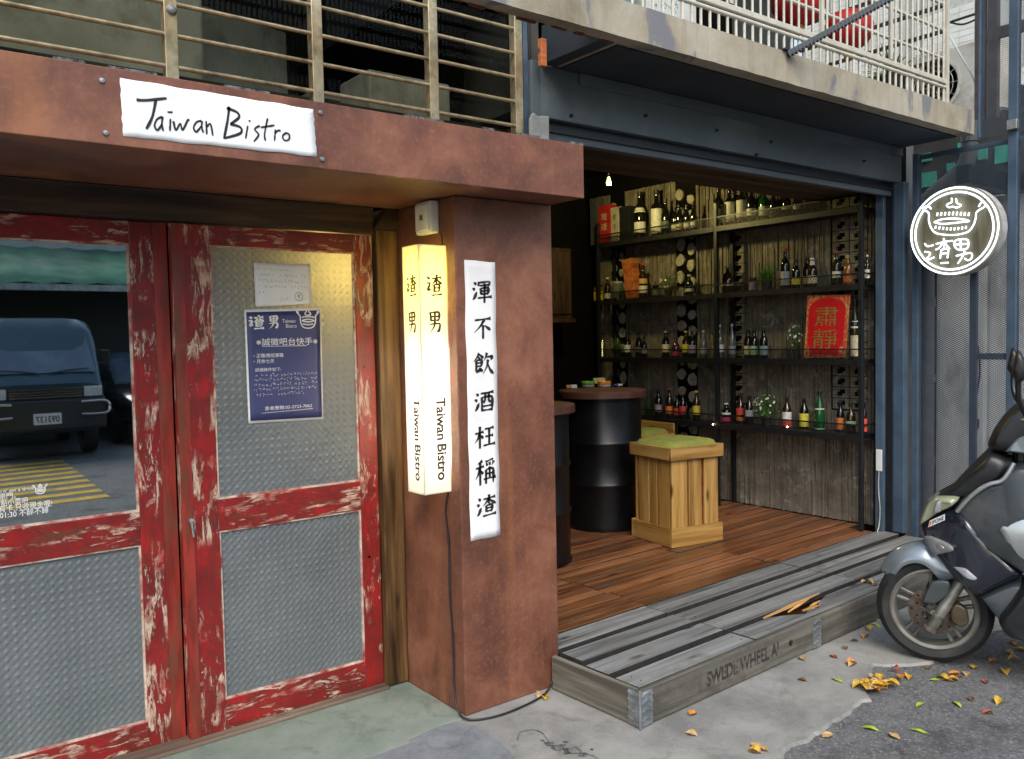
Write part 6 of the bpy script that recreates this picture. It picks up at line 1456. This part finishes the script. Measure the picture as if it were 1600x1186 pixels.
# ------------------------------------------------------------------ the other side of the street (seen mirrored in the door window)
YM = 3.389
def mirr(px, py, Yv): p = ony(px, py, Yv); return Vector((p.x, 2*YM-p.y, p.z))
vc = mirr(74,656,13.0); vx, vy = vc.x, vc.y
van = thing('parked_van', 'dark blue green small van parked across the street', 'van', (vx,vy,0))
VB = flat('van_paint', (.02,.05,.065), .25, 0, .1, 3, coat=.8)
def vloft(name, secs, mat, sm=35):   # sections: (y, halfwidth, z0, z1, corner radius)
    mb = MB(); vs = []; n = 24
    for y, hw, z0, z1, r_ in secs:
        cz, hh = (z0+z1)/2, (z1-z0)/2
        for i in range(n):
            a_ = 2*math.pi*i/n+math.pi/n; c, s = math.cos(a_), math.sin(a_); e = .32
            vs.append((vx+hw*math.copysign(abs(c)**e,c), y, cz+hh*math.copysign(abs(s)**e,s)))
    fs = [(k*n+i,k*n+(i+1)%n,(k+1)*n+(i+1)%n,(k+1)*n+i) for k in range(len(secs)-1) for i in range(n)] + [tuple(range(n)), tuple((len(secs)-1)*n+i for i in range(n))]
    return mb.add(vs, fs).build(name, mat, van, smooth=sm)
vloft('body', [(vy-3.4,.70,.42,1.85,0),(vy-3.2,.74,.38,1.96,0),(vy-1.2,.75,.36,1.99,0),(vy-.62,.74,.36,1.96,0),(vy-.42,.73,.36,1.80,0),(vy-.16,.735,.36,1.20,0),(vy-.08,.735,.38,1.12,0),(vy-.03,.72,.42,1.05,0)], VB)
gm = MB(); zt, zb2 = 1.76, 1.20
gm.add([(vx-.58,vy-.425,zt),(vx+.58,vy-.425,zt),(vx+.66,vy-.135,zb2),(vx-.66,vy-.135,zb2),(vx-.58,vy-.435,zt),(vx+.58,vy-.435,zt),(vx+.66,vy-.145,zb2),(vx-.66,vy-.145,zb2)], [(0,1,2,3),(7,6,5,4),(0,4,5,1),(1,5,6,2),(2,6,7,3),(3,7,4,0)])
gm.build('windscreen', flat('van_glass', (.12,.15,.19), .08, 0, .2, 3, coat=1), van)
for s_ in (-1,1):
    MB().box(*sorted((vx+s_*.47,vx+s_*.70)),vy-.035,vy+.004,.86,1.0).build('headlight', flat('van_lamp', (.55,.56,.55), .15, 0, .15, 30, coat=1), van, bevel=.012)
    MB().tube([(vx+s_*.05,vy-.11,1.19),(vx+s_*.30,vy-.13,1.23),(vx+s_*.56,vy-.12,1.25)], .008, 6).build('wiper', M['cable'], van)
    MB().tube(smooth_path([(vx+s_*.42,vy+.06,.62),(vx+s_*.72,vy+.06,.62),(vx+s_*.78,vy+.04,.70),(vx+s_*.72,vy+.05,.79),(vx+s_*.42,vy+.05,.79)],6), .02, 10).build('bull_bar', flat('chrome', (.6,.6,.6), .15, 1.0, .05, 10), van, smooth=60)
    MB().box(*sorted((vx+s_*.80,vx+s_*.92)),vy-.5,vy-.46,1.25,1.5).build('side_mirror', M['cable'], van, bevel=.02); MB().tube([(vx+s_*.72,vy-.42,1.3),(vx+s_*.86,vy-.47,1.33)], .01, 6).build('mirror_arm', M['cable'], van)
    for yy in (-.75,-2.8):
        tw_ = MB().lathe([(.17,-.08),(.28,-.085),(.295,-.05),(.295,.05),(.28,.085),(.17,.08)], (vx+s_*.64,vy+yy,.295), 28, 'x').build('wheel', M['rubber'], van, smooth=40)
        MB().lathe([(0,-.05),(.17,-.082),(.17,.082),(0,.05)], (vx+s_*.64,vy+yy,.295), 20, 'x').build('rim', M['galv'], tw_, smooth=40)
for i in range(4): box('grille_bar', MATS['chrome'], van, vx-.44, vx+.44, vy-.03, vy+.008, .865+.035*i, .882+.035*i)
box('bumper', flat('dark_bumper', (.03,.03,.03), .5), van, vx-.74, vx+.74, vy-.04, vy+.03, .42, .84, .03)
box('number_plate', M['white_plastic'], van, vx-.17, vx+.17, vy+.0305, vy+.036, .505, .655, .003)
npm = MB(); put_text(npm, '093137', lambda u,v:(vx-u,vy+.0375,v), 0, .575, .12, .29, .02); npm.build('plate_number', M['ink'], van, fix=False)
# yellow hatching painted on the road
YP_ = flat('yellow_road_paint', (.5,.31,.02), .7, 0, .2, 8, .2, dirt=(.2,.15,.06), dscale=6, dlo=.55, dhi=.7)
hm = thing('road_hatching', 'yellow hatched road marking before the parked van', 'road marking', (1,-4.5,-.008))
for i in range(9):
    yv = 9.5+.42*i; a_ = Vector((1.15+.02*i, 2*YM-yv, -.008)); 
    MB().add([(a_.x-.9,a_.y+.1,-.008),(a_.x+.85,a_.y+.0,-.008),(a_.x+.85,a_.y-.2,-.008),(a_.x-.9,a_.y-.1,-.008)], [(0,1,2,3)]).build('stripe', YP_, hm, fix=False)
# awning stall and buildings opposite
aw2 = thing('awning_stall', 'green corrugated awning roof on posts across the street', 'awning', (2,-9,0))
z0_, z1_ = 2.62, 3.05
rfm = MB(); n_ = 80; tl = []
for i in range(n_+1):
    x = -4+11*i/n_; w_ = .02*math.sin(i*math.pi/2); tl += [(x,-9.0,z0_+w_),(x,-11.6,z1_+.4+w_)]
rfm.add(tl, [(2*i,2*i+1,2*i+3,2*i+2) for i in range(n_)]); o = rfm.build('roof_sheet', flat('green_awning_sheet', (.10,.24,.13), .5, 0, .25, 2, dirt=(.3,.3,.26), dscale=1.2), aw2, smooth=60, fix=False)
md = o.modifiers.new('t','SOLIDIFY'); md.thickness = .02
box('gutter', M['galv'], aw2, -4, 7, -9.0, -8.9, 2.48, 2.585)
for x in (-3.8,-1,4,6.8): box('post', M['galv'], aw2, x-.04, x+.04, -9.1, -9.02, -.01, 2.48)
box('shutter', flat('dark_shutter', (.025,.03,.032), .6), aw2, -4, 7, -11.5, -11.4, 0, 3.3)
ob = thing('opposite_house', 'pale plastered house across the street behind the green awning', 'house', (1,-13,0))
box('wall', flat('pale_plaster', (.42,.42,.38), .8, 0, .12, 1.5, dirt=(.25,.23,.19), dscale=1.5), ob, -8, 12, -13.4, -12.6, 0, 6.2); box('roof', flat('roof_cement', (.2,.2,.2), .8), ob, -8.2, 12.2, -13.6, -12.4, 6.2, 6.4)
for x in (-6,-3,0,3,6,9):
    wn = box('window', flat('dark_pane', (.03,.035,.04), .15), ob, x, x+1.4, -12.598, -12.57, 3.9, 5.2); 
    MB().box(x-.06,x+1.46,-12.568,-12.53,3.82,3.9).build('sill', M['oldconc'], wn)
cr = thing('parked_car', 'dark car parked beside the blue van across the street', 'car', (vx+1.9,vy-.6,0))
cxx, cyy = vx+2.0, vy-.9
def cloft(name, secs, mat, par, x0):
    mb = MB(); vs = []; n = 20
    for y, hw, z0, z1 in secs:
        for i in range(n):
            a_ = 2*math.pi*i/n+math.pi/n; c, s = math.cos(a_), math.sin(a_); vs.append((x0+hw*math.copysign(abs(c)**.4,c), y, (z0+z1)/2+(z1-z0)/2*math.copysign(abs(s)**.4,s)))
    mb.add(vs, [(k*n+i,k*n+(i+1)%n,(k+1)*n+(i+1)%n,(k+1)*n+i) for k in range(len(secs)-1) for i in range(n)] + [tuple(range(n)), tuple((len(secs)-1)*n+i for i in range(n))]); return mb.build(name, mat, par, smooth=35)
cloft('body', [(cyy-4.0,.72,.4,.9),(cyy-3.7,.82,.3,1.0),(cyy-1.2,.85,.28,.98),(cyy-.3,.82,.3,.85),(cyy,.7,.35,.7)], flat('car_paint', (.02,.022,.025), .2, 0, .1, 3, coat=1), cr, cxx)
cloft('cabin', [(cyy-3.6,.6,.95,1.02),(cyy-3.0,.66,.9,1.42),(cyy-1.9,.66,.9,1.45),(cyy-1.1,.7,.9,.98)], MATS['van_glass'], cr, cxx)
for s_ in (-1,1):
    for yy in (-.8,-3.2): MB().lathe([(0,-.09),(.28,-.1),(.31,-.06),(.31,.06),(.28,.1),(0,.09)], (cxx+s_*.74,cyy+yy,.30), 24, 'x').build('wheel', M['rubber'], cr, smooth=40)
    MB().box(*sorted((cxx+s_*.42,cxx+s_*.68)),cyy-.1,cyy-.02,.56,.68).build('headlight', MATS['van_lamp'], cr, bevel=.01)
# upper storeys of the shop building itself
us = thing('shop_building', 'upper wall of the shop building above the barred window', 'building', (1,4,3))
box('wall', flat('grey_render', (.3,.3,.28), .85, 0, .12, 2), us, -3, 2.6, 3.1, 3.3, 3.305, 6.0)
box('side_wall', MATS['grey_render'], us, -3, -1.45, 3.0, 3.2, 0, 3.30)
box('roof', M['oldconc'], us, -3, 5.9, 3.1, 6.6, 6.0, 6.15)
